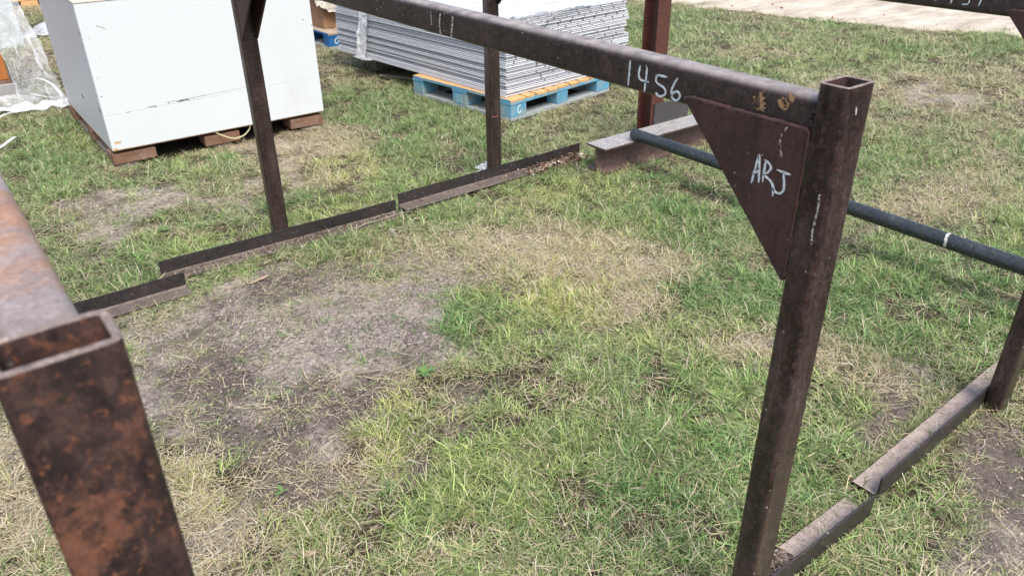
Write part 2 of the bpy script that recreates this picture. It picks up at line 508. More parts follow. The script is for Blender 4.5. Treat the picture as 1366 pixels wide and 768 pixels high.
def gheight(x, y):
    b = .5
    return -.010 + .014 * (fbm(x, y, 1.6, 3, 5) - .5) + .007 * (fbm(x, y, 18, 3, 8) - .5)

# ------------------------------------------------------------------ ground sheet
def axis_coords(lo, hi, step, ends):
    a = list(np.arange(lo, hi + 1e-6, step))
    d = step; p = hi
    while p < ends[1]:
        d *= 1.22; p += d; a.append(p)
    d = step; p = lo
    while p > ends[0]:
        d *= 1.22; p -= d; a.insert(0, p)
    return np.array(a)
gx = axis_coords(-1.6, 3.2, .022, (-150, 180)); gy = axis_coords(-.8, 4.6, .022, (-150, 180))
GX, GY = np.meshgrid(gx, gy)
GZ = gheight(GX, GY)
nx, ny = len(gx), len(gy)
vb, vd, vl, vy = masks(GX.ravel(), GY.ravel())
me = bpy.data.meshes.new('ground')
idx = np.arange(nx * ny).reshape(ny, nx)
quads = np.stack([idx[:-1, :-1], idx[:-1, 1:], idx[1:, 1:], idx[1:, :-1]], -1).reshape(-1, 4)
clod = fbm(GX, GY, 38, 2, 60)
GZ = GZ + (vb.reshape(ny, nx) > .35) * (clod - .5) * .007
me.vertices.add(nx * ny)
me.vertices.foreach_set('co', np.stack([GX, GY, GZ], -1).ravel())
me.loops.add(quads.size); me.loops.foreach_set('vertex_index', quads.ravel())
me.polygons.add(len(quads)); me.polygons.foreach_set('loop_start', np.arange(0, quads.size, 4)); me.polygons.foreach_set('use_smooth', np.ones(len(quads), bool))
me.update(calc_edges=True)
ca = me.color_attributes.new('cover', 'FLOAT_COLOR', 'POINT')
DARK = [(-.27, .90, .25, .14), (.52, 1.12, .25, .22), (-.55, 1.30, .38, .16), (.0, 2.15, .4, .12), (-.60, 1.75, .16, .2), (.95, .20, .3, .2), (.98, -.12, .4, .2), (-.5, .98, .2, .1), (.05, 1.08, .15, .1), (1.0, .6, .2, .1)]
vk = sum(1 / (1 + (((GX.ravel() - a) / c) ** 2 + ((GY.ravel() - b) / d) ** 2) ** 2) for a, b, c, d in DARK) + (fbm(GX.ravel(), GY.ravel(), 9, 4, 61) - .5) * 2.0
vk = np.clip(vk * .85, 0, 1)
ca.data.foreach_set('color', np.stack([vb, vd, vk, np.ones_like(vb)], -1).ravel())
g = MT('soil_and_thatch', .95, spec=.15)
at = g.n('ShaderNodeVertexColor', layer_name='cover')
sp = g.n('ShaderNodeSeparateColor'); g.l(at.outputs[0], sp.inputs[0])
na, nb_, nc = g.noise(3.5, 8, .65), g.noise(55, 8, .75, dist=.3), g.noise(190, 5, .7)
soil = g.mix(g.thr(nb_, .36, .58), (.15, .125, .105), (.50, .44, .38))
soil = g.mix(g.thr(g.add(g.mul(sp.outputs[2], .6), g.mul(g.noise(11, 8, .75), .6)), .34, .72), soil, g.mix(g.thr(nb_, .3, .7), (.07, .056, .048), (.28, .235, .20)))
vo = g.n('ShaderNodeTexVoronoi', feature='DISTANCE_TO_EDGE'); vo.inputs['Scale'].default_value = 42; g.l(g.co(), vo.inputs[0])
crack = g.mul(g.thr(vo.outputs['Distance'], .07, .0), g.thr(na, .55, .48))
soil = g.mix(g.mul(crack, .18), soil, (.05, .04, .035))
soil = g.mix(g.mul(g.thr(nc, .6, .75), .7), soil, (.06, .045, .035))
that = g.mix(g.thr(nb_, .35, .65), (.030, .026, .018), (.12, .10, .065))
that = g.mix(g.thr(nc, .5, .7), that, (.22, .18, .11))
gcol = g.mix(g.thr(g.add(sp.outputs[0], g.mul(nb_, .3)), .35, .65), that, soil)
g.col(gcol)
g.bump(g.add(g.mul(nb_, 1.0), g.add(g.mul(nc, .5), g.mul(crack, -.5))), .016, 1.0)
me.materials.append(g.m)
ground = bpy.data.objects.new('ground', me); COL.objects.link(ground); tag(ground, kind='structure', label='soil and thatch of the yard under the grass')

# pale dirt road beyond the lawn
m = MB(); ys = np.concatenate([np.arange(-4, 9, .06), [11, 15, 25, 50, 120]]); ys = np.concatenate([[-120, -60, -25, -12, -7], ys])
xe = ROADX(np.clip(ys, -6, 12)) + .40 * (fbm(ys * 0 + 3.3, ys, 2.0, 4, 4) - .5) + .22 * (fbm(ys * 0, ys, 9, 3, 9) - .5)
N = 24; v = []; f = []
for j, y in enumerate(ys):
    for i in range(N + 1):
        t = (i / N) ** 2.2
        x = xe[j] + t * 40
        v.append((x, y, (.004 if i else -.022) + (.006 * float(fbm(np.array([x]), np.array([y]), 3, 3, 2)[0]) if i else 0)))
for j in range(len(ys) - 1):
    for i in range(N):
        a = j * (N + 1) + i
        f.append((a, a + 1, a + N + 2, a + N + 1))
m.add(v, f)
rd = MT('pale_sandy_dirt', .95, spec=.15)
n1, n2, n3 = rd.noise(1.6, 8, .65, (1, 2.5, 1)), rd.noise(16, 8, .75), rd.noise(70, 5, .7)
c = rd.mix(rd.thr(n1, .38, .62), (.36, .31, .255), (.58, .525, .45))
c = rd.mix(rd.mul(rd.thr(n2, .54, .66), .6), c, (.33, .28, .22))
c = rd.mix(rd.mul(rd.thr(n3, .6, .7), .5), c, (.2, .17, .14))
rd.col(c); rd.bump(rd.add(n2, n3), .01, .8)
ro = m.build('dirt_road', rd.m, smooth=60); tag(ro, kind='structure', label='pale sandy dirt road beyond the lawn')

# ------------------------------------------------------------------ steel racks
PH, PA, PB = 1.207, .050, .0675
BW, BD, BT = .049, .067, .0247
GT, GL, GD = 1.1337, .247, .251
LEN = 2.558
t_parts = {}
def rack(label, loc, rotz, pm, bmx, H=PH, feet=((-.56, .57), (-.56, .57)), footyaw=(0, -.02), lift=0, pa=PA, gm='gusset', fm=('angle', 'angleleg')):
    t = thing('steel_rack', label, 'steel rack', loc, rotz, 'row of welded steel racks on the grass')
    dz = H - PH
    for yy in (0, LEN):
        o = hollow(PB, pa, .0055, .0085, 'z', -.004, H, t, 'post', M[pm], off=(0, yy), nseg=10, rim=M['cutedge'])
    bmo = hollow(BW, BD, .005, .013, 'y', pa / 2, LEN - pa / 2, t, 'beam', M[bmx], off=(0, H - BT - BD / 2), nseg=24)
    for near in (True, False):
        y0 = pa / 2 if near else LEN - pa / 2
        sg = 1 if near else -1
        m = MB()
        gt = GT + dz
        m.prism([(y0 + sg * .001, gt), (y0 + sg * GL, gt), (y0 + sg * (GL - .004), gt - .006), (y0 + sg * .006, gt - GD), (y0 + sg * .001, gt - GD)], 'x', -BW / 2 - .0085, -BW / 2 - .0005)
        gus = m.build('gusset', M[gm], t, bevel=.0012)
        if near: t_parts[t.name] = (bmo, gus)
        if not near:
            m = MB()
            m.prism([(y0 + sg * .001, gt), (y0 + sg * GL, gt), (y0 + sg * (GL - .004), gt - .006), (y0 + sg * .006, gt - GD), (y0 + sg * .001, gt - GD)], 'x', BW / 2 + .0005, BW / 2 + .0085)
            m.build('gusset', M[gm], t, bevel=.0012)
        m = MB()
        k = 40
        m.tube([(-BW / 2 - .0045 + U(-.0006, .0006), y0 + sg * (.004 + (GL - .012) * i / k), gt + U(-.0002, .0008)) for i in range(k + 1)], [.0042 + U(-.0007, .0009) for _ in range(k + 1)], 7)
        m.build('weld_bead', M[gm], gus, smooth=70)
        m = MB()
        m.tube([(-BW / 2 - .0078, y0 + sg * .0008, gt - GD + .01 + (GD - .012) * i / k) for i in range(k + 1)], [.0022 + U(-.0002, .0003) for _ in range(k + 1)], 7)
        m.build('weld_bead', M[gm], gus, smooth=70)
        m = MB()
        for (p, q) in (((-BW / 2 - .001, H - BT - BD + .004), (-BW / 2 - .001, H - BT - .008)), ((-BW / 2 + .010, H - BT + .0005), (BW / 2 - .01, H - BT + .0005))):
            kk = 22
            m.tube([(p[0] + (q[0] - p[0]) * i / kk, y0 + sg * (.002 + U(-.0004, .0004)), p[1] + (q[1] - p[1]) * i / kk) for i in range(kk + 1)], [.0038 + .0011 * (i % 2) + U(-.0006, .0006) for i in range(kk + 1)], 7)
        m.build('weld_bead', M[gm], bmo, smooth=70)
        # angle iron foot: upright leg against the inner face of the post, flat leg on the ground inward
        a, b = feet[0 if near else 1]
        yf = (pa / 2 if near else LEN - pa / 2)
        m = MB()
        rec = []
        TH = .0055
        n = 16
        for i in range(n + 1):
            x = a + (b - a) * i / n
            z1 = .066 + .0015 * math.sin(i * .9)
            y_ = yf + sg * .0012 + math.tan(footyaw[0 if near else 1]) * x - (0 if near else abs(footyaw[1]) * .15)
            lz = 0 if near else lift * (b - x) / (b - a)
            rec.append([(q[0], q[1], q[2] + lz) for q in [(x, y_, 0), (x, y_ + sg * .074, 0), (x, y_ + sg * .076, .002), (x, y_ + sg * .074, TH), (x, y_ + sg * (TH + .006), TH), (x, y_ + sg * TH, TH + .006), (x, y_ + sg * TH, z1 - .001), (x, y_ + sg * (TH / 2), z1), (x, y_ + .0, z1 - .001)]])
        v = [p for r_ in rec for p in r_]
        K = 9; f = []; mi = []
        for i in range(n):
            for k2 in range(K):
                f.append((i * K + k2, i * K + (k2 + 1) % K, (i + 1) * K + (k2 + 1) % K, (i + 1) * K + k2))
                mi.append(1 if k2 in (1, 2, 3, 4) else 0)
        m.add(v, f); m.mi = mi
        m.add(rec[0], [tuple(range(K))]); m.add(rec[-1], [tuple(range(K))])
        m.build('angle_foot', [M[fm[0]], M[fm[1] if near else 'farleg']], t)
    return t
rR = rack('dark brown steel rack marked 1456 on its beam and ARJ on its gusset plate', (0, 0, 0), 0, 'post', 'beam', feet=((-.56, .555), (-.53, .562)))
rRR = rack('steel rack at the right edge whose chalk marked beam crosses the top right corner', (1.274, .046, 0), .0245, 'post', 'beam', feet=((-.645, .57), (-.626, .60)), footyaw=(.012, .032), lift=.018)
rL = rack('orange rusted steel rack closest to the camera at the left edge', (-1.036, -.147, 0), .0173, 'rusty', 'rustbeam', H=1.2523, feet=((-.56, .57), (-.56, .605)), pa=.046)

# chalk writing and paint runs (pixel-true to the plate faces)
XB = -BW / 2
bmR, gsR = t_parts[rR.name]; bmRR, _ = t_parts[rRR.name]
offB = (XB + .0002, XB - .0006)
XG = -BW / 2 - .0085
offG = (XG + .0002, XG - .0006)
for pts in ([(.4113, 1.1697), (.4118, 1.1501), (.4132, 1.1242)],
            [(.3855, 1.1649), (.3892, 1.1479), (.3875, 1.1401), (.3785, 1.1383), (.362, 1.1399)], [(.3688, 1.1641), (.3692, 1.1423), (.371, 1.1205)],
            [(.3194, 1.1564), (.333, 1.1567), (.3454, 1.1567), (.3458, 1.148), (.3461, 1.1399), (.3322, 1.1418), (.3198, 1.1359), (.318, 1.1256), (.3299, 1.1185), (.343, 1.1215), (.3433, 1.1255)],
            [(.2954, 1.1594), (.304, 1.1472), (.3086, 1.1341), (.3061, 1.1229), (.2967, 1.1183), (.2863, 1.1253), (.2852, 1.1341), (.294, 1.139), (.3033, 1.1333), (.3065, 1.1269)]):
    ribbon(pts, .0036, 'chalk_stroke', M['chalk'], bmR, 'x', offB, .3)
for pts in ([(.1124, 1.027), (.1089, 1.0523), (.1055, 1.0777)], [(.1055, 1.0777), (.1011, 1.0557), (.0988, 1.0316)], [(.111, 1.0416), (.1003, 1.0548)],
            [(.0916, 1.0705), (.0918, 1.05), (.0917, 1.0349)], [(.0942, 1.0709), (.0837, 1.0694), (.0776, 1.061), (.0834, 1.053), (.0925, 1.047)], [(.0925, 1.047), (.0785, 1.0428), (.0675, 1.033), (.0695, 1.0176)],
            [(.0695, 1.062), (.057, 1.0608), (.0437, 1.0609)], [(.0572, 1.0618), (.0517, 1.0454), (.05, 1.0312), (.0566, 1.0246), (.0658, 1.0239), (.0719, 1.0309)]):
    ribbon(pts, .0034, 'chalk_stroke', M['chalk'], gsR, 'x', offG, .3)
for pts, wd in (([(1.0984, 1.1690), (1.101, 1.1545), (1.0995, 1.1357)], .0028), ([(1.0578, 1.1690), (1.0631, 1.1432), (1.0601, 1.1148)], .0055), ([(1.003, 1.169), (1.0058, 1.151), (1.0136, 1.1156)], .0065)):
    ribbon(pts, wd, 'paint_run', M['drip'], bmR, 'x', offB, .5)
ribbon([(.1275, 1.169), (.1219, 1.163), (.1265, 1.158), (.1245, 1.150), (.1255, 1.142)], .016, 'ochre_stain', M['ochre'], bmR, 'x', offB, .9)
ribbon([(.066, 1.166), (.074, 1.169), (.082, 1.166), (.0884, 1.156)], .014, 'ochre_stain', M['ochre'], bmR, 'x', offB, .9)
ribbon([(.0624, 1.1312), (.0702, 1.1221), (.0722, 1.1069), (.0677, 1.0922), (.0640, 1.0831)], .0030, 'paint_run', M['drip2'], gsR, 'x', offG, .7)
ribbon([(-.0078, 1.1766), (-.0052, 1.1647)], .003, 'paint_run', M['chalk'], rR, 'y', (-PA / 2 + .0002, -PA / 2 - .0006), .3)
XP = -PB / 2
ribbon([(-.0104, 1.0464), (-.0118, 1.0199), (-.010, .9862), (-.0136, .9622)], .0024, 'paint_run', M['drip'], rR, 'x', (XP + .0002, XP - .0006), .9)
for pts in ([(.5047, 1.1663), (.5055, 1.1347)], [(.472, 1.168), (.476, 1.149), (.458, 1.149)], [(.4633, 1.160), (.4631, 1.132)],
            [(.414, 1.166), (.430, 1.166), (.431, 1.151), (.4183, 1.152), (.4142, 1.1413), (.4195, 1.1321), (.4339, 1.1339)], [(.402, 1.166), (.384, 1.166), (.3871, 1.1526), (.3908, 1.1345)]):
    ribbon([(y - .046, z) for y, z in pts], .0034, 'chalk_stroke', M['chalk'], bmRR, 'x', offB, .3)
# faint red paint scribble on the far post of the right hand rack
ribbon([(-.028, .336), (-.020, .343), (-.014, .334), (-.006, .342), (.002, .333), (.012, .340)], .0022, 'red_scribble', plain('faded_red_paint', (.42, .12, .12)), rRR, 'y', (LEN - PA / 2 + .0002, LEN - PA / 2 - .0006), .3)

# ------------------------------------------------------------------ black pipe on rolled beams, red column
def ibeam(label, x0, x1, yc, z1=.142, wd=.15):
    m = MB()
    t = .009; w_ = wd / 2
    pr = [(-w_, 0), (w_, 0), (w_, t), (.004, t + .006), (.004, z1 - t - .006), (w_, z1 - t), (w_, z1), (-w_, z1), (-w_, z1 - t), (-.004, z1 - t - .006), (-.004, t + .006), (-w_, t)]
    n = 8
    v = [(x0 + (x1 - x0) * i / n, yc + p[0], p[1] - .004) for i in range(n + 1) for p in pr]
    K = 12; f = []; mi = []
    for i in range(n):
        for k in range(K):
            f.append((i * K + k, i * K + (k + 1) % K, (i + 1) * K + (k + 1) % K, (i + 1) * K + k)); mi.append(1 if k == 6 else 0)
    f.append(tuple(range(K))); f.append(tuple(n * K + k for k in range(K))); mi += [0, 0]
    m.add(v, f); m.mi = mi
    o = m.build('wide_flange_beam', [M['ibeam'], M['flange']])
    return tag(o, label, 'steel beam', 'rolled beams lying on the ground under the black pipe')
ibeam('short rolled steel beam lying on the grass under the foot of the red column', 1.70, 2.98, 2.345)
ibeam('rolled steel beam under the near end of the black pipe, out past the right edge', 1.60, 2.6, -.75)
m = MB()
px_, r_ = 1.935, .031
n = 30
m.tube([(px_, 2.30 - 3.3 * i / n, .1395 + r_) for i in range(n + 1)], r_, 24)
pipe = m.build('black_pipe', M['pipe'], smooth=40)
tag(pipe, 'long black round pipe with one white painted band laid across the beam', 'pipe')
m = MB()
ring = []
for k in range(25):
    a = math.radians(-75 + 150 * k / 24) + math.pi / 2 + .9
    yy = .573 + .004 * math.sin(k * .25)
    ring.append((px_ + math.cos(a) * (r_ + .0006), yy, .1395 + r_ + math.sin(a) * (r_ + .0006)))
v = []; f = []
for k, p in enumerate(ring):
    hw = .0055 * (1 + .25 * math.sin(k))
    v += [(p[0], p[1] - hw, p[2]), (p[0], p[1] + hw, p[2])]
for k in range(24):
    f.append((2 * k, 2 * k + 1, 2 * k + 3, 2 * k + 2))
m.add(v, f); m.build('painted_band', M['bandp'], pipe)

# red column: H section standing on the rolled beam
col = thing('steel_column', 'upright red brown steel column standing on the short rolled beam behind the black pipe', 'steel column', (2.245, 2.485, -.004), .0)
m = MB(); hw, hd, t = .048, .055, .008
m.prism([(-hw, -hd), (hw, -hd), (hw, -hd + t), (t / 2, -hd + t), (t / 2, hd - t), (hw, hd - t), (hw, hd), (-hw, hd), (-hw, hd - t), (-t / 2, hd - t), (-t / 2, -hd + t), (-hw, -hd + t)], 'z', 0, 1.75)
m.build('column_shaft', M['redpost'], col, bevel=.001)
m = MB(); m.prism([(-.03, .0), (.26, .0), (.26, .245), (.245, .255), (-.03, .262)], 'y', -hd - .010, -hd - .001)
m.build('base_plate', M['greyplate'], col, bevel=.001)
m = MB(); m.box(.251, .259, -hd - .0005, hd, 0, .25); m.build('side_plate', M['greyplate'], col)

# ------------------------------------------------------------------ white crate on a brown pallet
X0, X1, Y0, Y1 = -.365, .897, 4.035, 5.30
cr = thing('white_crate', 'large white painted panel crate with scuffed corners standing on a brown pallet', 'crate', (X0, Y0, .1))
W_, D_ = X1 - X0, Y1 - Y0
m = MB(); m.prism([(0, 0), (W_, 0), (W_, .213), (0, .191)], 'y', -.0, .018)
lp = m.build('lower_panel', M['crate'], cr, bevel=.0015)
m = MB(); m.prism([(0, .1918), (W_, .2138), (W_, .775), (0, .775)], 'y', .0, .018)
m.build('front_panel', M['crate'], cr, bevel=.0015)
m = MB(); m.box(-.0005, .016, .0195, D_ - .019, .0, .775); m.build('side_panel', M['crateside_shade'], cr, bevel=.0015)
m = MB(); m.box(W_ - .016, W_ + .0005, .0195, D_ - .019, .0, .775); m.build('side_panel', M['crateside_shade'], cr, bevel=.0015)
m = MB(); m.box(0, W_, D_ - .018, D_, 0, .775); m.build('back_panel', M['crate'], cr, bevel=.0015)
m = MB(); m.box(-.004, W_ + .004, -.003, D_ + .004, .7765, .789); m.build('lid', M['cratelid'], cr, bevel=.002)
m = MB(); m.box(.004, W_ - .004, .004, D_ - .004, -.004, -.0005); m.build('base_edge', M['barewood'], cr)
def chip(x0, x1, z0, z1, mat='chip', side=False, sk=0):
    m = MB()
    if side:
        m.add([(-.0012, x0, z0), (-.0012, x1, z0 - sk), (-.0012, x1, z1 - sk), (-.0012, x0, z1)], [(0, 1, 2, 3)])
    else:
        m.add([(x0, -.0008, z0), (x1, -.0008, z0 + sk), (x1, -.0008, z1 + sk), (x0, -.0008, z1)], [(0, 1, 2, 3)])
    m.build('chipped_paint', M[mat], cr)
for a in ((.235, .275, .2035, .2065, 'chip', False, .002), (.272, .276, .196, .206), (.345, .349, .204, .214), (.39, .425, .2065, .2095, 'chip', False, .001), (.405, .455, .2085, .213, 'chip', False, .001), (.435, .45, .2105, .213, 'barewood'), (.458, .461, .2, .213), (.485, .488, .205, .214), (.50, .512, .205, .2065),
          (.12, .135, .1955, .1985), (.33, .56, .2145, .2158, 'greyplate', False, .004), (.56, .80, .2195, .2203, 'greyplate', False, .005),
          (.020, .052, .036, .050, 'barewood'), (.006, .03, .001, .013, 'barewood'), (.03, .10, .0005, .004, 'barewood'), (.11, .17, .0005, .003, 'barewood'),
          (.03, .035, .60, .603), (.06, .063, .50, .503), (.022, .026, .40, .403), (.012, .02, .30, .304), (.08, .12, .66, .6625, 'greyplate', False, -.02),
          (W_ - .06, W_ - .053, .56, .566), (W_ - .10, W_ - .096, .58, .583), (W_ - .012, W_ - .004, .52, .53, 'barewood'), (W_ - .3, W_ - .297, .44, .443), (.6, .603, .52, .522), (.45, .453, .63, .632), (W_ - .05, W_ - .046, .08, .084, 'barewood')):
    chip(*a)
for a in ((.045, .085, .195, .210, 'chip', True, -.02), (.50, .56, .183, .197, 'chip', True, -.012), (1.02, 1.05, .185, .20, 'greyplate', True, 0), (.02, .05, .62, .63, 'greyplate', True, 0), (.03, .06, .56, .565, 'chip', True, 0), (1.0, 1.27, .0, .012, 'barewood', True, 0), (.0, .9, .0, .005, 'barewood', True, 0)):
    chip(*a)
pw = thing('wooden_pallet', 'brown wooden pallet with thick blocks under the large white crate', 'pallet', (X0, Y0 + .012, 0))
for bx0, bx1 in ((-.004, .225), (.505, .712), (1.04, 1.252)):
    for by0, by1 in ((.0, .14), (.56, .70), (1.10, 1.24)):
        m = MB(); m.box(bx0 + U(-.004, .004), bx1, by0, by1, .016, .076); m.build('block', M['brownwood'], pw, bevel=.003)
for by in (.0, .56, 1.10):
    pass
for bx0, bx1 in ((-.002, .13), (.54, .67), (1.10, 1.235)):
    m = MB(); m.box(bx0 + .01, bx1 - .01, .012, 1.235, -.012, .015); m.build('bottom_board', M['greywood'], pw, bevel=.002)
y = .045
for i in range(9):
    m = MB(); m.box(.02, 1.235, y, y + .09, .077, .0935); m.build('deck_board', M['brownwood'], pw, bevel=.002)
    y += .136
def flat_strap(pts, wd, name, mat, label, cat='strap', group=None, vert=False, th=.001):
    m = MB(); P = [Vector(p) for p in pts]
    dense = []
    for i in range(len(P) - 1):
        p0, p1, p2, p3 = P[max(i - 1, 0)], P[i], P[i + 1], P[min(i + 2, len(P) - 1)]
        for j in range(6):
            t = j / 6
            dense.append(.5 * ((2 * p1) + (p2 - p0) * t + (2 * p0 - 5 * p1 + 4 * p2 - p3) * t * t + (3 * p1 - p0 - 3 * p2 + p3) * t ** 3))
    dense.append(P[-1])
    v = []; f = []; n = len(dense)
    for i, p in enumerate(dense):
        d = (dense[min(i + 1, n - 1)] - dense[max(i - 1, 0)]).normalized()
        q = Vector((0, 0, 1)) if vert else d.cross(Vector((0, 0, 1))).normalized()
        nn = d.cross(q).normalized() * th
        for a, b in ((-1, -1), (1, -1), (1, 1), (-1, 1)):
            v.append(tuple(p + q * wd / 2 * a + nn * b))
    for i in range(n - 1):
        for k in range(4):
            f.append((i * 4 + k, i * 4 + (k + 1) % 4, i * 4 + 4 + (k + 1) % 4, i * 4 + 4 + k))
    f += [(0, 1, 2, 3), (4 * n - 4, 4 * n - 3, 4 * n - 2, 4 * n - 1)]
    m.add(v, f)
    o = m.build(name, M[mat], smooth=40)
    return tag(o, label, cat, group)
flat_strap([(.20, 4.06, .094), (.235, 4.015, .075), (.29, 3.995, .052), (.35, 3.995, .056), (.40, 4.01, .085), (.42, 4.06, .098)], .009, 'yellow_strap', 'ystrap', 'pale yellow strap hanging below the front of the white crate', vert=True)

# ------------------------------------------------------------------ blue pallets
def swirl(parent, cx, cz, s):
    pts = [(cx + s * .55, cz + s * .9), (cx + s * .1, cz + s * .95), (cx - s * .45, cz + s * .5), (cx - s * .6, cz - s * .1), (cx - s * .4, cz - s * .7), (cx + s * .1, cz - s * .85), (cx + s * .55, cz - s * .5), (cx + s * .5, cz - s * .2)]
    ribbon(pts, s * .32, 'painted_mark', M['whitemark'], parent, 'y', (.0002 - .001, -.0018), .2)
def blue_pallet(label, loc, rotz, mat='blue', L1=1.02, L2=1.0, deck='deckwood'):
    t = thing('blue_pallet', label, 'pallet', loc, rotz, 'blue painted pallets')
    bw = .125
    xs = ((0, .145), (L1 / 2 - .06, L1 / 2 + .05), (L1 - .145, L1)); ysb = ((0, .10), (L2 / 2 - .07, L2 / 2 + .07), (L2 - .11, L2))
    for i, (a, b) in enumerate(xs):
        for j, (c, d) in enumerate(ysb):
            m = MB(); m.box(a, b, c, d, .017, .0985); m.build('block', M[mat], t, bevel=.003)
    for (c, d) in ysb:
        m = MB(); m.box(0, L1, c - .002, d + .002, -.006, .0165); m.build('bottom_board', M['boarddust'], t, bevel=.002)
        m = MB(); m.box(-.002, L1 + .002, c - .003, d + .003, .099, .1165); m.build('stringer_board', M[mat], t, bevel=.002)
    for (a, b) in (xs[0], xs[2]):
        m = MB(); m.box(a + .001, b - .001, .102, L2 - .112, -.006, .0165); m.build('bottom_board', M['boarddust'], t, bevel=.002)
    x = .0
    wds = [.135, .075, .10, .085, .10, .085, .10, .075, .12]
    for i, wd in enumerate(wds):
        m = MB(); m.box(x, x + wd, U(-.006, .004), L2 + U(-.004, .006), .117, .1355); m.build('deck_board', M[deck], t, bevel=.002)
        x += wd + (L1 - sum(wds)) / (len(wds) - 1)
    m = MB(); m.box(-.002, -.0005, .006, L2 - .01, .1175, .135); m.build('painted_edge', M[mat], t)
    swirl(t, .075, .06, .028)
    return t
bp = blue_pallet('worn light blue pallet with orange deck boards under the stack of grey sheets', (1.89, 3.365, 0), .15)
# small white stencil squares on the middle block of the left side
for k in range(2):
    for j in range(2):
        m = MB(); yy = .47 + k * .035; zz = .036 + j * .028
        for a in ((yy, yy + .022, zz, zz + .003), (yy, yy + .022, zz + .017, zz + .020), (yy, yy + .003, zz, zz + .02), (yy + .019, yy + .022, zz, zz + .02)):
            m.add([(-.0008, a[0], a[2]), (-.0008, a[1], a[2]), (-.0008, a[1], a[3]), (-.0008, a[0], a[3])], [(0, 1, 2, 3)])
        m.build('stencil_mark', M['whitemark'], bp)
bp2 = blue_pallet('deep blue pallet under the brown carton beyond the stack of grey sheets', (1.93, 6.18, 0), .04, 'bluedeep', deck='duskdeck')
ct = thing('cardboard_carton', 'brown cardboard carton on the deep blue pallet behind the white crate', 'carton', (2.0, 6.40, .1365), .04)
m = MB(); m.box(0, .62, 0, .5, 0, .22); m.build('carton_body', M['card'], ct, bevel=.004)
m = MB(); m.box(0, .308, -.001, .5, .2205, .224); m.build('flap', M['card'], ct); m = MB(); m.box(.312, .62, -.001, .5, .2205, .224); m.build('flap', M['card'], ct)

def cloth(name, corners, nu, nv, amp, sc, mat, seed, parent=None, fold=0, thick=0, prof=None):
    """bilinear sheet with crumpled folds; corners a,b (u) x c,d (v)"""
    a, b, c, d = [np.array(p, float) for p in corners]
    uu, vv = np.meshgrid(np.linspace(0, 1, nu), np.linspace(0, 1, nv))
    P = (a[None, None] * ((1 - uu) * (1 - vv))[..., None] + b * (uu * (1 - vv))[..., None] + c * ((1 - uu) * vv)[..., None] + d * (uu * vv)[..., None])
    nrm = np.cross(b - a, c - a); nrm = nrm / (np.linalg.norm(nrm) + 1e-9)
    r1 = np.abs(fbm(uu * 7, vv * 7, sc, 4, seed) - .5) * 2; r2 = fbm(uu * 6, vv * 2, sc * 1.6, 3, seed + 5) - .5
    if prof is not None:
        P = P + prof(uu, vv)
    P = P + nrm * (amp * (r1 * 1.3 - .3 + r2))[..., None]
    P = P + (amp * .5) * np.stack([fbm(uu * 5, vv * 5, sc, 3, seed + 9) - .5, fbm(uu * 5, vv * 5, sc, 3, seed + 13) - .5, fbm(uu * 5, vv * 5, sc, 3, seed + 19) - .5], -1)
    P[..., 2] = np.maximum(P[..., 2], .004)
    m = MB()
    m.add(P.reshape(-1, 3).tolist(), [(j * nu + i, j * nu + i + 1, (j + 1) * nu + i + 1, (j + 1) * nu + i) for j in range(nv - 1) for i in range(nu - 1)])
    o = m.build(name, M[mat], parent, smooth=70)
    return o
tp = cloth('plastic_tarp', [(1.93, 6.62, .50), (2.60, 6.60, .56), (1.97, 6.33, .33), (2.66, 6.18, .17)], 50, 50, .06, 1.3, 'tarp', 3)
tag(tp, 'crumpled beige plastic tarp hanging over the brown carton', 'tarp')

# ------------------------------------------------------------------ stack of grey sheets
bd = thing('sheet_bundle', 'tall bundle of pale grey sheets wrapped in plastic on the light blue pallet', 'sheet bundle', (1.90, 3.43, .1365), .10)
BWD, BLN, NS = 1.18, 2.05, 21
zt = 0
slots = MB()
for i in range(NS):
    th = .0200
    z0 = zt; z1 = zt + th; zt = z1 + .0028
    top = i / NS
    ox = U(-.006, .006) + (.018 * math.sin(i * 2.1) if i > 5 else 0) ; oy = U(-.006, .006)
    ex = U(-.015, .02) + .022 * math.sin(i * .9)
    m = MB()
    n = 6
    yawj = U(-.004, .004)
    # hat shaped sheet: rounded lips on every long edge, a groove between the two lips
    oxl = U(-.010, .008) + .008 * math.sin(i * 1.3)
    def ringz(ins, z):
        return [(oxl + ins, oy + ins, z), (BWD + ex - ins, oy + ins + yawj, z), (BWD + ex - ins, BLN + oy - ins, z), (oxl + ins, BLN + oy - ins, z)]
    prof = [(.016, z0), (.004, z0 + .001), (.0, z0 + .004), (.0, z0 + .0085), (.004, z0 + .0105), (.011, z0 + .0115), (.010, z0 + .0135), (.002, z0 + .0145), (.0, z1 - .002), (.010, z1)]
    v = [p for (ins, z) in prof for p in ringz(ins, z)]
    f = []
    for k in range(len(prof) - 1):
        for q in range(4):
            f.append((k * 4 + q, k * 4 + (q + 1) % 4, (k + 1) * 4 + (q + 1) % 4, (k + 1) * 4 + q))
    f.append((0, 1, 2, 3)); e_ = (len(prof) - 1) * 4; f.append((e_, e_ + 1, e_ + 2, e_ + 3))
    m.add(v, f)
    m.build('sheet', M[('sheetA', 'sheetB', 'sheetA', 'sheetC')[int(U(0, 3.99)) if i % 3 else 0]], bd)
    off = U(0, .11)
    x = .25 + off if i < 9 else .05 + off
    while x < BWD - .05:
        if i in (0, 1) or random.random() < .12:
            x += .12; continue
        slots.box(x, x + .006, oy - .0012, oy + .01, z0 + .002, z1 - (.001 if random.random() < .5 else .008)); x += .118
so_ = slots.build('edge_slots', M['slot'], bd); tag(so_, kind='stuff')
HT = zt
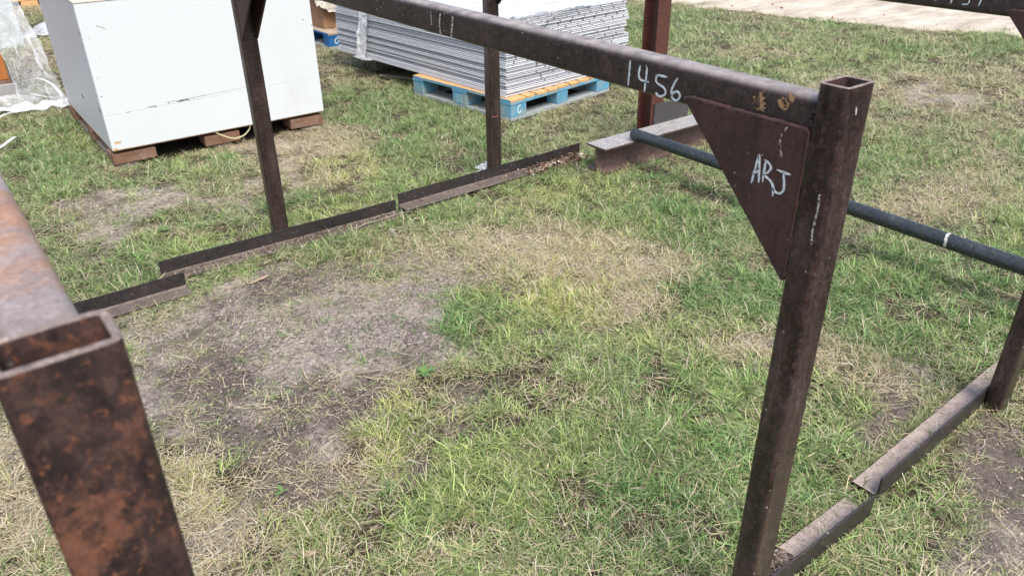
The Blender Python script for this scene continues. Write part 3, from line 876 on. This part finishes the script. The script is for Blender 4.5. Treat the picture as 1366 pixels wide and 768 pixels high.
cloth('plastic_wrap', [(-.02, -.02, HT + .012), (.80, -.01, HT + .010), (-.02, 2.07, HT + .012), (1.10, 2.05, HT + .01)], 70, 90, .014, 1.6, 'filmw', 21, bd)
cloth('plastic_wrap', [(.05, -.022, HT + .02), (.62, -.022, HT + .02), (.16, -.020, HT - .10), (.40, -.022, HT - .02)], 40, 16, .010, 1.6, 'film', 25, bd)
cloth('hanging_wrap', [(-.012, 1.50, HT + .01), (-.012, 1.60, HT + .01), (-.05, 1.62, -.13), (-.06, 1.76, -.13)], 10, 50, .018, 1.2, 'filmw', 33, bd)
cloth('wrap_tail', [(-.07, 1.60, -.128), (-.03, 1.78, -.12), (-.02, 1.52, -.05), (.04, 1.66, -.04)], 14, 10, .03, 1.2, 'filmw', 35, bd)
cloth('hanging_sheet_end', [(.01, 2.04, .0), (.02, 1.62, .0), (.03, 1.97, -.05), (.04, 1.70, -.05)], 12, 6, .004, 1, 'sheetC', 37, bd)
tb = MB(); tb.box(0, 1.1, 0, .09, -.004, .1365)
tag(tb.build('timber_bearer', M['greywood'], bevel=.004, loc=(1.86, 5.15, 0), rotz=.10), 'grey timber bearer in the shade under the far end of the sheet bundle', 'timber')
tb = MB(); tb.tube([(1.78, 4.95, .015), (1.9, 4.72, .02), (1.95, 4.5, .018), (2.05, 4.42, .012)], .011, 8)
tag(tb.build('bent_rod', M['greywood'], smooth=60), 'thin grey rod lying beside the pallet under the sheet bundle', 'rod')

# ------------------------------------------------------------------ far left: wrapped cabinet and things beyond
wc = thing('wrapped_cabinet', 'orange brown wooden cabinet half covered in clear plastic at the left edge', 'cabinet', (-.60, 6.10, 0))
m = MB(); m.box(-.065, .0, 0, .065, .14, 1.5); m.build('corner_post', M['orangewood'], wc, bevel=.003)
m = MB(); m.box(-.9, -.067, .02, .05, .30, 1.4); m.build('front_panel', M['brownwood'], wc, bevel=.002)
m = MB(); m.box(-.9, .012, -.01, .6, .115, .138); m.build('bottom_rail', M['brownwood'], wc, bevel=.002)
m = MB(); m.box(-.9, -.01, .06, .6, .138, 1.45); m.build('side_panel', M['greypanel'], wc, bevel=.002)
m = MB(); m.box(-.9, .03, -.03, .6, -.006, .114); m.build('plinth', M['concrete'], wc, bevel=.004)
fl = cloth('plastic_cover', [(-.64, 6.04, 1.25), (-.49, 6.35, 1.25), (-.60, 5.96, .02), (-.31, 5.72, .02)], 40, 90, .05, 1.0, 'film', 41)
fl2 = cloth('plastic_cover_front', [(-1.3, 6.0, .03), (-.60, 5.98, .06), (-1.2, 5.66, .008), (-.36, 5.80, .008)], 60, 40, .028, 1.3, 'film', 43)
for o in (fl, fl2):
    o.parent = wc; o.location = Vector((.60, -6.10, 0))
m = MB(); m.box(0, .05, 0, .9, -.006, 1.3); m.box(-.6, -.001, 0, .05, -.006, 1.3)
tag(m.build('leaning_panel', M['greypanel'], loc=(-.30, 8.2, 0), bevel=.003), 'pale grey green panel standing beyond the wrapped cabinet', 'panel')
c2 = thing('wooden_crate', 'small pale wooden crate farthest away at the top left', 'crate', (-.02, 10.85, 0))
for i in range(5):
    m = MB(); m.box(.0, .8, 0, .02, .06 + i * .105, .155 + i * .105); m.build('slat', M['deckwood'], c2, bevel=.003)
m = MB(); m.box(.10, .28, -.004, .1, -.006, .058); m.build('foot', M['deckwood'], c2); m = MB(); m.box(.6, .78, -.004, .1, -.006, .058); m.build('foot', M['deckwood'], c2)
m = MB(); m.box(.0, .8, .022, .6, .058, .58); m.build('crate_body', M['brownwood'], c2)
def gstrip(name, pts, wd, seed, label, cat, mat='filmw', amp=.03, hgt=.03):
    m = MB(); nu, n = 9, 0; P = [Vector(p) for p in pts]; v = []; rows = 0
    for i in range(len(P) - 1):
        for j in range(14):
            t = j / 14; p = P[i].lerp(P[i + 1], t); d = (P[i + 1] - P[i]).normalized(); q = Vector((-d.y, d.x, 0)); rows += 1
            for k in range(nu):
                s_ = k / (nu - 1) - .5
                nz = float(vnoise(np.array([rows * .45 + seed]), np.array([k * .8]), seed)[0])
                wv = wd * (1 + .5 * math.sin(rows * .7 + seed))
                x, y, _ = p + q * wv * s_ + Vector((U(-1, 1), U(-1, 1), 0)) * amp * .12
                v.append((x, y, .006 + hgt * nz * (1 - (2 * s_) ** 2 * .6)))
    m.add(v, [(r * nu + k, r * nu + k + 1, (r + 1) * nu + k + 1, (r + 1) * nu + k) for r in range(rows - 1) for k in range(nu - 1)])
    return tag(m.build(name, M[mat], smooth=80), label, cat)
gstrip('plastic_strip', [(-.28, 8.55, 0), (-.05, 8.75, 0), (.3, 9.3, 0)], .26, 5, 'crumpled white plastic strip on the grass behind the white crate', 'plastic sheet', hgt=.07)
gstrip('plastic_tail', [(-.75, 5.72, 0), (-.50, 5.66, 0), (-.30, 5.62, 0)], .12, 15, 'twisted end of clear plastic lying between the cabinet and the white crate', 'plastic sheet', hgt=.06)
flat_strap([(-.52, 6.35, .06), (-.42, 6.2, .10), (-.36, 6.0, .09), (-.34, 5.8, .03), (-.42, 5.95, .015), (-.5, 6.1, .02)], .016, 'plastic_strap', 'strap', 'looped white strap beside the left side of the white crate', group='loose white straps')
flat_strap([(-1.05, 5.3, .02), (-.85, 5.38, .03), (-.72, 5.52, .04), (-.60, 5.60, .02)], .018, 'plastic_strap', 'strap', 'white strap trailing from the plastic at the left edge', group='loose white straps')
flat_strap([(-1.0, 4.6, .02), (-.86, 4.72, .04), (-.76, 4.86, .05), (-.74, 4.98, .02)], .02, 'plastic_strap', 'strap', 'short curved white strap in the grass left of the crate', group='loose white straps')
gstrip('plastic_bag', [(1.17, 2.66, 0), (1.26, 2.74, 0)], .075, 8, 'small crumpled white plastic bag behind the far angle foot', 'bag', hgt=.055)
# ------------------------------------------------------------------ grass
def leafmat(name, straw=False):
    m = MT(name, .55, spec=.35)
    at = m.n('ShaderNodeAttribute', attribute_type='INSTANCER', attribute_name='tint')
    dr = m.n('ShaderNodeAttribute', attribute_type='INSTANCER', attribute_name='dryness')
    bl = m.n('ShaderNodeAttribute', attribute_type='GEOMETRY', attribute_name='blade')
    sep = m.n('ShaderNodeSeparateColor'); m.l(bl.outputs['Color'], sep.inputs[0])
    strawc = m.ramp(sep.outputs[1], [(0, (.66, .58, .38)), (.4, (.50, .42, .26)), (.7, (.32, .26, .17)), (1, (.60, .56, .43))])
    lt = m.n('ShaderNodeMath', operation='LESS_THAN'); m.l(sep.outputs[0], lt.inputs[0]); m.l(dr.outputs['Fac'], lt.inputs[1])
    var = m.mix(sep.outputs[1], (.34, .46, .34), (1.75, 1.62, 1.70))
    gc = m.mix(1.0, at.outputs['Color'], var, 'MULTIPLY')
    tip = m.mix(m.mul(m.thr(sep.outputs[2], .55, 1.0), .45), gc, (.48, .44, .22))
    c = m.mix(lt.outputs[0], tip, strawc)
    m.col(c)
    tr = m.n('ShaderNodeBsdfTranslucent'); m.l(c, tr.inputs[0])
    mx = m.n('ShaderNodeMixShader'); mx.inputs[0].default_value = .18
    out = m.t.nodes['Material Output']
    m.l(m.p.outputs[0], mx.inputs[1]); m.l(tr.outputs[0], mx.inputs[2]); m.l(mx.outputs[0], out.inputs[0])
    return m.m
LM = leafmat('grass_blade')

def clump(name, nb, rad, ln, wid, lean, seed, flat=0.0, segs=4):
    r = np.random.default_rng(seed)
    V = []; F = []; C = []
    for b in range(nb):
        a = r.uniform(0, 2 * math.pi); rr = rad * math.sqrt(r.uniform()); bx, by = rr * math.cos(a), rr * math.sin(a)
        d = a + r.normal(0, .9) if r.uniform() < .6 else r.uniform(0, 2 * math.pi)
        L = ln * r.uniform(.45, 1.25); W = wid * r.uniform(.6, 1.3)
        el = math.radians(r.uniform(*lean)); curl = r.uniform(.3, 1.5) if not flat else r.uniform(-.3, .5)
        tw = r.uniform(-.8, .8)
        p = np.array([bx, by, r.uniform(0, .012) if flat else -.004]); o = len(V)
        c1, c2 = r.uniform(), r.uniform()
        dd = d
        for s in range(segs + 1):
            t = s / segs
            wv = W * (1 - t ** 2.2) * .5 if not flat else W * .5 * (1 - .4 * t)
            q = np.array([-math.sin(dd + tw * t), math.cos(dd + tw * t), .25 * math.sin(tw * 2)])
            if s < segs or flat:
                V.append(p - q * wv); V.append(p + q * wv); C += [(c1, c2, t, 1)] * 2
            else:
                V.append(p.copy()); C.append((c1, c2, t, 1))
            e = el - curl * t
            p = p + L / segs * np.array([math.cos(dd) * math.cos(e), math.sin(dd) * math.cos(e), math.sin(e)])
            if p[2] < .002: p[2] = .002 + r.uniform(0, .006)
            dd += r.normal(0, .18)
        for s in range(segs if flat else segs - 1):
            F.append((o + 2 * s, o + 2 * s + 1, o + 2 * s + 3, o + 2 * s + 2))
        if not flat:
            F.append((o + 2 * segs - 2, o + 2 * segs - 1, o + 2 * segs))
    me = bpy.data.meshes.new(name); me.from_pydata([tuple(v) for v in V], [], F)
    at = me.color_attributes.new('blade', 'FLOAT_COLOR', 'POINT')
    at.data.foreach_set('color', np.array(C, float).ravel())
    me.materials.append(LM)
    for p in me.polygons: p.use_smooth = True
    return bpy.data.objects.new(name, me)

def field(name, pts, rot, sc, var, tint, dry, protos, label, mat=None):
    """one object scattering the proto meshes on given points"""
    me = bpy.data.meshes.new(name + '_points'); n = len(pts)
    me.vertices.add(n); me.vertices.foreach_set('co', pts.ravel())
    a = me.attributes.new('rotv', 'FLOAT_VECTOR', 'POINT'); a.data.foreach_set('vector', rot.ravel())
    a = me.attributes.new('scl', 'FLOAT_VECTOR', 'POINT'); a.data.foreach_set('vector', sc.ravel())
    a = me.attributes.new('vid', 'INT', 'POINT'); a.data.foreach_set('value', var.astype(np.int32))
    a = me.attributes.new('tint', 'FLOAT_COLOR', 'POINT'); a.data.foreach_set('color', np.concatenate([tint, np.ones((n, 1))], 1).ravel())
    a = me.attributes.new('dryness', 'FLOAT', 'POINT'); a.data.foreach_set('value', dry)
    o = bpy.data.objects.new(name, me); COL.objects.link(o)
    pc = bpy.data.collections.new(name + '_kinds')
    for p in protos: pc.objects.link(p)
    ng = bpy.data.node_groups.new(name + '_scatter', 'GeometryNodeTree')
    ng.interface.new_socket('Geometry', in_out='INPUT', socket_type='NodeSocketGeometry')
    ng.interface.new_socket('Geometry', in_out='OUTPUT', socket_type='NodeSocketGeometry')
    gi = ng.nodes.new('NodeGroupInput'); go = ng.nodes.new('NodeGroupOutput')
    ci = ng.nodes.new('GeometryNodeCollectionInfo'); ci.inputs['Collection'].default_value = pc
    ci.inputs['Separate Children'].default_value = True; ci.inputs['Reset Children'].default_value = True
    ip = ng.nodes.new('GeometryNodeInstanceOnPoints'); ip.inputs['Pick Instance'].default_value = True
    def na(nm, ty):
        x = ng.nodes.new('GeometryNodeInputNamedAttribute'); x.data_type = ty; x.inputs['Name'].default_value = nm
        return [s for s in x.outputs if s.enabled and s.name == 'Attribute'][0]
    L = ng.links.new
    L(gi.outputs[0], ip.inputs['Points']); L(ci.outputs[0], ip.inputs['Instance'])
    L(na('vid', 'INT'), ip.inputs['Instance Index'])
    er = ng.nodes.new('FunctionNodeEulerToRotation'); L(na('rotv', 'FLOAT_VECTOR'), er.inputs[0]); L(er.outputs[0], ip.inputs['Rotation'])
    L(na('scl', 'FLOAT_VECTOR'), ip.inputs['Scale']); L(ip.outputs[0], go.inputs[0])
    md = o.modifiers.new('scatter', 'NODES'); md.node_group = ng
    return tag(o, label, kind='stuff')

# places grass cannot grow: footprints (x0,x1,y0,y1) in the frame of (ox,oy,rot)
FOOT = [((0, 0, 0), (-.53, .56, 2.45, 2.545)), ((0, 0, 0), (-.56, .56, .02, .105)), ((1.274, .046, .037), (-.645, .57, .02, .105)), ((1.211, 2.604, .0565), (-.63, .60, -.105, -.02)),
        ((-1.036, -.147, .0173), (-.56, .58, 2.45, 2.545)), ((1.70, 2.335, 0), (0, 1.28, -.075, .075)), ((X0, Y0, 0), (-.01, 1.27, .015, 1.27)), ((1.89, 3.365, .15), (-.01, 1.03, -.01, 1.01)),
        ((1.93, 6.18, .04), (0, 1.02, 0, 1)), ((-.6, 6.1, 0), (-.9, .04, -.04, .6)), ((1.274, .046, 0), (-.036, .036, -.03, .03)), ((0, 0, 0), (-.036, .036, -.03, .03)), ((0, 2.558, 0), (-.036, .036, -.03, .03)), ((1.211, 2.604, 0), (-.036, .036, -.03, .03))]
def keep(x, y):
    k = np.ones(len(x), bool)
    for (ox, oy, an), (a, b, c, d) in FOOT:
        u = (x - ox) * math.cos(an) + (y - oy) * math.sin(an); v = -(x - ox) * math.sin(an) + (y - oy) * math.cos(an)
        k &= ~((u > a) & (u < b) & (v > c) & (v < d))
    return k
cam2 = np.array([CAM.x, CAM.y])
def scatter(n_per_m2, r0, r1, marg=.30, seed=0):
    """random points in the wedge of ground round the view direction, generous at the sides"""
    r = np.random.default_rng(seed)
    a0, a1 = YAW - .62 - marg, YAW + .66 + marg
    area = .5 * (a1 - a0) * (r1 ** 2 - r0 ** 2)
    n = int(n_per_m2 * area)
    rr = np.sqrt(r.uniform(r0 ** 2, r1 ** 2, n)); aa = r.uniform(a0, a1, n)
    return cam2[0] + rr * np.sin(aa), cam2[1] + rr * np.cos(aa), r
GREEN = np.array([.195, .260, .092]); LUSHC = np.array([.120, .225, .070]); YELC = np.array([.33, .37, .13]); OLIVE = np.array([.285, .31, .185])
protoG = [clump('tuft', 18, .034, .060, .0029, (6, 58), 100 + i) for i in range(6)] + [clump('tuft', 12, .020, .085, .0036, (15, 72), 120 + i) for i in range(3)]
protoS = [clump('thatch', 13, .05, .055, .0017, (0, 14), 200 + i, flat=1, segs=3) for i in range(6)]
def grow(name, dens, r0, r1, seed, scl, straw=False, label='', edges=None):
    x, y, r = scatter(dens, r0, r1, seed=seed)
    k = keep(x, y); x, y = x[k], y[k]
    b, d, l, yl = masks(x, y)
    road = x > ROADX(y) + .30 * (fbm(x, y, 3, 3, 8) - .5) + .35 * r.uniform(0, 1, len(x)) ** 3 + .02
    patch = fbm(x, y, 11, 3, 200)
    if straw:
        pr = np.clip(.34 + .75 * d - .10 * l + .1 * b, 0, 1) * (1 - .84 * np.clip(b - d * .3, 0, 1))
        pr = np.where(road, .02, pr)
    else:
        pr = (1 - .94 * np.clip(b * 1.2, 0, 1)) * (1 - .62 * np.clip(d, 0, 1) * (1 - .6 * l)) * (.55 + .45 * l + .2 * yl) * np.clip((patch - .36) * 6.0, .07, 1)
        pr = np.maximum(pr, .03 + .02 * (patch > .55)); pr = np.where(road, .0, pr)
    k = r.uniform(0, 1, len(x)) < pr
    x, y, b, d, l, yl = x[k], y[k], b[k], d[k], l[k], yl[k]
    n = len(x)
    lw = np.clip(l * 1.1, 0, 1)[:, None]; yw = np.clip(yl * 1.2, 0, 1)[:, None]
    tint = GREEN * (1 - lw) + LUSHC * lw; tint = tint * (1 - yw) + YELC * yw
    far = np.clip((np.hypot(x - cam2[0], y - cam2[1]) - 3.2) / 3, 0, 1)[:, None] * (1 - .7 * lw)
    tint = tint * (1 - .6 * far) + OLIVE * .6 * far
    dw = np.clip(d, 0, 1)[:, None] * .35; tint = tint * (1 - dw) + np.array([.22, .21, .085]) * dw
    tint = tint * r.uniform(.7, 1.35, (n, 1)) * r.uniform(.93, 1.07, (n, 3))
    if straw:
        dry = np.clip(.80 + .3 * d - .15 * l, 0, 1) * np.ones(n)
    else:
        dry = np.clip(.22 + .40 * d - .16 * l + .12 * far[:, 0] + r.normal(0, .08, n), 0, .9)
    rot = np.stack([r.normal(0, .12, n), r.normal(0, .12, n), r.uniform(0, 6.283, n)], -1)
    s = scl * r.uniform(.6, 1.25, n) * (1 + .18 * l * (0 if straw else 1)) * (.72 if False else 1)
    if not straw:
        s = s * np.where(b > .45, .7, 1)
    sc = np.stack([s, s, s * (r.uniform(.8, 1.15, n))], -1)
    z = gheight(x, y) + (.002 if straw else 0)
    if edges:
        E = []
        for (ex0, ey0, ex1, ey1, ne) in edges:
            t = r.uniform(0, 1, ne); E.append(np.stack([ex0 + (ex1 - ex0) * t + r.normal(0, .008, ne), ey0 + (ey1 - ey0) * t + r.normal(0, .008, ne)], -1))
        E = np.concatenate(E); ne = len(E); k2 = fbm(E[:, 0], E[:, 1], 7, 2, 300) > .42; E = E[k2]; ne = len(E)
        x = np.concatenate([x, E[:, 0]]); y = np.concatenate([y, E[:, 1]]); n = len(x)
        rot = np.concatenate([rot, np.stack([r.normal(0, .15, ne), r.normal(0, .15, ne), r.uniform(0, 6.283, ne)], -1)])
        s2 = scl * r.uniform(.6, 1.0, ne); sc = np.concatenate([sc, np.stack([s2 * .8, s2 * .8, s2 * 1.05], -1)])
        tint = np.concatenate([tint, GREEN * r.uniform(.6, 1.2, (ne, 1))]); dry = np.concatenate([dry, r.uniform(.1, .5, ne)])
        z = gheight(x, y)
    protos = protoS if straw else protoG
    return field(name, np.stack([x, y, z], -1), rot, sc, r.integers(0, len(protos), n), tint, dry, [p.copy() for p in protos], label)
grow('grass', 3000, .5, 3.6, 1, .74, label='patchy green lawn around the racks', edges=[(-.53, 2.448, .56, 2.43, 260), (-.53, 2.56, .56, 2.54, 260), (.60, 2.45, 1.8, 2.53, 260), (.60, 2.56, 1.8, 2.63, 220), (.1, .018, .57, .018, 90), (.1, .112, .57, .112, 90), (.62, .045, 1.3, .075, 110), (.62, .145, 1.3, .17, 120), (-1.0, 2.32, -.45, 2.33, 90), (1.72, 2.255, 2.9, 2.255, 170), (-.04, -.04, .04, -.04, 20), (1.24, .01, 1.31, .01, 22), (1.16, 2.65, 1.25, 2.65, 25), (-.04, 2.6, .04, 2.6, 25)])
grow('grass', 2300, 3.6, 6.0, 2, .72, label='patchy green lawn behind the racks')
grow('grass', 1300, 6.0, 13.5, 3, .90, label='thin olive green lawn toward the road')
grow('dry_thatch', 2000, .5, 3.6, 4, .85, True, label='dry straw coloured thatch between the green tufts')
grow('dry_thatch', 1300, 3.6, 6.0, 5, .9, True, label='dry straw coloured thatch behind the racks')
grow('dry_thatch', 480, 6.0, 13.5, 6, 1.35, True, label='dry straw coloured thatch toward the road')

# ------------------------------------------------------------------ crumbs, litter
def rock(name, seed, mat, flat=1.0):
    r = random.Random(seed); bm = bmesh.new(); bmesh.ops.create_icosphere(bm, subdivisions=1, radius=1)
    for v in bm.verts:
        v.co *= r.uniform(.6, 1.15); v.co.z *= .6 * flat
    me = bpy.data.meshes.new(name); bm.to_mesh(me); bm.free(); me.materials.append(mat)
    return bpy.data.objects.new(name, me)
def crumbmat(name, stops):
    m = MT(name, .95, spec=.15)
    oi = m.n('ShaderNodeObjectInfo')
    m.col(m.ramp(oi.outputs['Random'], stops)); return m.m
CM = crumbmat('soil_crumb', [(0, (.12, .095, .08)), (.4, (.22, .18, .155)), (.75, (.34, .29, .25)), (1, (.44, .39, .34))])
x, y, r = scatter(6500, .5, 4.6, .1, 31)
k = keep(x, y); x, y = x[k], y[k]; b, d, l, yl = masks(x, y); k = r.uniform(0, 1, len(x)) < np.clip(b * 1.3 - .25, .015, 1); x, y = x[k], y[k]; n = len(x)
s = .0012 + .0045 * r.uniform(0, 1, n) ** 3.0
field('soil_crumbs', np.stack([x, y, gheight(x, y) + .001], -1), r.uniform(0, 6.28, (n, 3)) * [.1, .1, 1], np.stack([s, s * r.uniform(.6, 1, n), s], -1), r.integers(0, 4, n), np.ones((n, 3)) * .3, np.zeros(n), [rock('crumb', i, CM) for i in range(4)], 'loose crumbs of soil in the bare patches')

# dead leaves and bark collected in the far right angle foot, dirt in the others
def dleaf(seed, mat):
    r = random.Random(seed); m = []
    L = 1; v = []; f = []
    for i in range(5):
        t = i / 4; wv = math.sin(math.pi * min(1, t * .9 + .08)) * .38 * r.uniform(.8, 1.1)
        z = .12 * math.sin(t * 3 + seed)
        v += [(t - .5, -wv, z + r.uniform(0, .22)), (t - .5, 0, z), (t - .5, wv, z + r.uniform(0, .22))]
    for i in range(4):
        a = i * 3; f += [(a, a + 3, a + 4, a + 1), (a + 1, a + 4, a + 5, a + 2)]
    me = bpy.data.meshes.new('leaf'); me.from_pydata(v, [], f); me.materials.append(mat)
    return bpy.data.objects.new('leaf', me)
DL = crumbmat('dead_leaf', [(0, (.045, .028, .02)), (.4, (.12, .075, .05)), (.7, (.26, .18, .12)), (.9, (.48, .40, .32)), (1, (.6, .56, .5))])
r = np.random.default_rng(5)
n = 420
t = r.uniform(0, 1, n) ** .8
x = 1.36 + .44 * t + r.normal(0, .015, n); y = 2.60 - .050 + r.normal(0, .03, n) + .025 * (t - .5) - .02
y = np.minimum(y, 2.562 + (x - 1.21) * .055)
n2 = 90
x = np.concatenate([x, r.uniform(.62, 1.36, n2)]); y = np.concatenate([y, r.uniform(2.48, 2.525, n2) + (x[n:] - .62) * .055]); n += n2
n3 = 110
x = np.concatenate([x, r.uniform(.02, .54, n3)]); y = np.concatenate([y, 2.53 - r.uniform(.005, .07, n3)]); n += n3
s = .008 + .016 * r.uniform(0, 1, n) ** 1.5; s[-200:] *= .55
field('leaf_litter', np.stack([x, y, .012 + r.uniform(0, .016, n) * (s > .012)], -1), np.stack([r.normal(0, .4, n), r.normal(0, .4, n), r.uniform(0, 6.28, n)], -1), np.stack([s, s, s], -1), r.integers(0, 5, n), np.ones((n, 3)), np.zeros(n), [dleaf(i, DL) for i in range(5)], 'brown dead leaves and bark chips caught in the angle foot')
n = 1500
xs_ = r.uniform(-.5, .555, n); ys_ = 2.528 - .072 * r.uniform(0, 1, n) ** 1.1
k = r.uniform(0, 1, n) < .25 + .75 * fbm(xs_, ys_, 9, 2, 3); xs_, ys_ = xs_[k], ys_[k]
nn = 900
xa = r.uniform(.06, .28, nn); ya = .028 + .07 * r.uniform(0, 1, nn)
xb = r.uniform(.6, 1.36, nn); yb = 2.562 - .06 * r.uniform(0, 1, nn) + (xb - 1.21) * .055
x = np.concatenate([xs_, xa, xb]); y = np.concatenate([ys_, ya, yb]); n = len(x); s = .0018 + .004 * r.uniform(0, 1, n) ** 2
CM = crumbmat('foot_dirt', [(0, (.04, .03, .025)), (.6, (.12, .09, .07)), (.9, (.2, .16, .13)), (1, (.34, .30, .26))])
field('foot_dirt', np.stack([x, y, np.full(n, .0065)], -1), r.uniform(0, 6.28, (n, 3)) * [.1, .1, 1], np.stack([s * 1.3, s, s], -1), r.integers(0, 4, n), np.ones((n, 3)), np.zeros(n), [rock('crumb', 20 + i, CM, .8) for i in range(4)], 'dirt crumbs lying in the angle feet')

# sticks and chips
def stick(pts, rad, label, cat='stick', mat='greywood', name='stick'):
    m = MB(); P = [Vector(p) for p in pts]
    m.tube(P, [rad * (1 - .4 * i / (len(P) - 1)) for i in range(len(P))], 7)
    return tag(m.build(name, M[mat], smooth=60), label, cat)
stick([(.30, 2.44, .012), (.37, 2.45, .018), (.45, 2.452, .016), (.56, 2.47, .012), (.62, 2.462, .01)], .004, 'thin crooked pale twig lying beside the far angle foot')
stick([(.42, 2.49, .012), (.47, 2.50, .016), (.53, 2.495, .013)], .003, 'short pale twig lying on the flat leg of the far angle foot')
stick([(-.13, 1.34, .01), (-.06, 1.33, .018), (.0, 1.35, .014), (.05, 1.39, .01)], .003, 'forked dry twig beside the flat bark chip on the bare soil')
def slab(x, y, rz, lx, ly, lz, label, mat='greywood', name='bark_chip', cat='bark chip', grp=None):
    m = MB(); n = 6
    pts = []
    for i in range(n + 1):
        pts.append((lx * (i / n - .5), -ly / 2 * (1 + U(-.35, .2)) * (1 - .35 * abs(i / n - .5) * 2)))
    for i in range(n, -1, -1):
        pts.append((lx * (i / n - .5), ly / 2 * (1 + U(-.35, .2)) * (1 - .35 * abs(i / n - .5) * 2)))
    m.prism(pts, 'z', 0, lz)
    return tag(m.build(name, M[mat], loc=(x, y, float(gheight(np.array([x]), np.array([y]))[0]) + .008), rotz=rz, bevel=.001), label, cat, grp)
M['chipwood'] = wood('dry_chip_wood', (.36, .27, .19), (.2, .14, .1))
slab(-.172, 1.40, -.45, .085, .016, .004, 'narrow grey bark chip lying on the bare soil', 'greywood')
slab(-.661, .80, -.55, .062, .022, .005, 'brown wood chip in the grass at the bottom edge', 'chipwood', cat='wood chip', name='wood_chip')
slab(-.076, .609, -.5, .05, .014, .004, 'small brown wood chip in the grass left of the 1456 rack post', 'chipwood', cat='wood chip', name='wood_chip')
slab(.05, 2.44, .3, .03, .016, .004, 'tiny pale chip lying on the far angle foot beside the rack post', 'bandp', cat='wood chip', name='wood_chip')
slab(-.22, 2.26, .25, .09, .018, .004, 'reddish strip of dead leaf in the grass below the far angle foot', 'chipwood', cat='dead leaf', name='dead_leaf')
slab(.94, 2.36, .4, .035, .026, .003, 'tan dead leaf on the green grass below the far right angle foot', 'chipwood', cat='dead leaf', name='dead_leaf')
def stone(x, y, s, label, mat, grp=None, name='stone', cat='stone'):
    o = rock(name, int(x * 100) + int(y * 10), M[mat]); COL.objects.link(o); o.location = (x, y, float(gheight(np.array([x]), np.array([y]))[0]) + s * .45); o.scale = (s, s * .8, s * .8); o.rotation_euler.z = U(0, 6)
    return tag(o, label, cat, grp)
stone(.45, 2.36, .016, 'pale round stone in the grass below the twig', 'concrete')
stone(.49, .82, .009, 'small white pebble in the grass left of the 1456 rack post', 'bandp')
stone(.86, .62, .010, 'small pale pebble at the edge of the dry patch beside the rack post', 'bandp')
from mathutils import Vector as _V
for i, (x, y, s) in enumerate([(6.45, 5.30, .022), (6.85, 5.05, .024), (6.75, 4.85, .026), (6.65, 4.15, .022), (7.2, 3.9, .016)]):
    o = stone(x, y, s, 'small red brick fragment on the pale dirt road', 'orangechip', 'brick fragments on the dirt road', 'brick_fragment', 'brick')
    o.location.z = .004 + s * .4

# broad leaved weeds
wm = MT('weed_leaf', .5); nz = wm.noise(30, 3); wm.col(wm.mix(nz, (.07, .15, .04), (.13, .23, .06)))
def weed(x, y, s, n, label, seed):
    r = random.Random(seed)
    t = thing('broadleaf_weed', label, 'weed', (x, y, float(gheight(np.array([x]), np.array([y]))[0])), r.uniform(0, 6))
    for i in range(n):
        m = MB(); a = 6.283 * i / n + r.uniform(-.3, .3); L = s * r.uniform(.7, 1.2); lift = r.uniform(.15, .6); v = []; f = []
        K = 6
        for k in range(K + 1):
            u = k / K; wv = L * .22 * math.sin(math.pi * (u * .92 + .04)) ** .8
            z = .012 + L * (lift * u - .55 * u * u * lift) + .004
            for q in (-1, 0, 1):
                v.append((math.cos(a) * L * u - math.sin(a) * wv * q, math.sin(a) * L * u + math.cos(a) * wv * q, z + abs(q) * wv * .35))
        for k in range(K):
            b_ = k * 3; f += [(b_, b_ + 1, b_ + 4, b_ + 3), (b_ + 1, b_ + 2, b_ + 5, b_ + 4)]
        m.add(v, f); m.build('leaf', wm.m, t, smooth=80)
weed(-.03, 1.27, .036, 6, 'small broad leaved weed at the right edge of the bare soil', 1)
weed(-.62, 1.03, .024, 3, 'tiny bright leafed seedling below the bare soil patch', 2)
weed(-.40, 3.0, .035, 6, 'broad leaved weed in the grass left of the far rack post', 3)
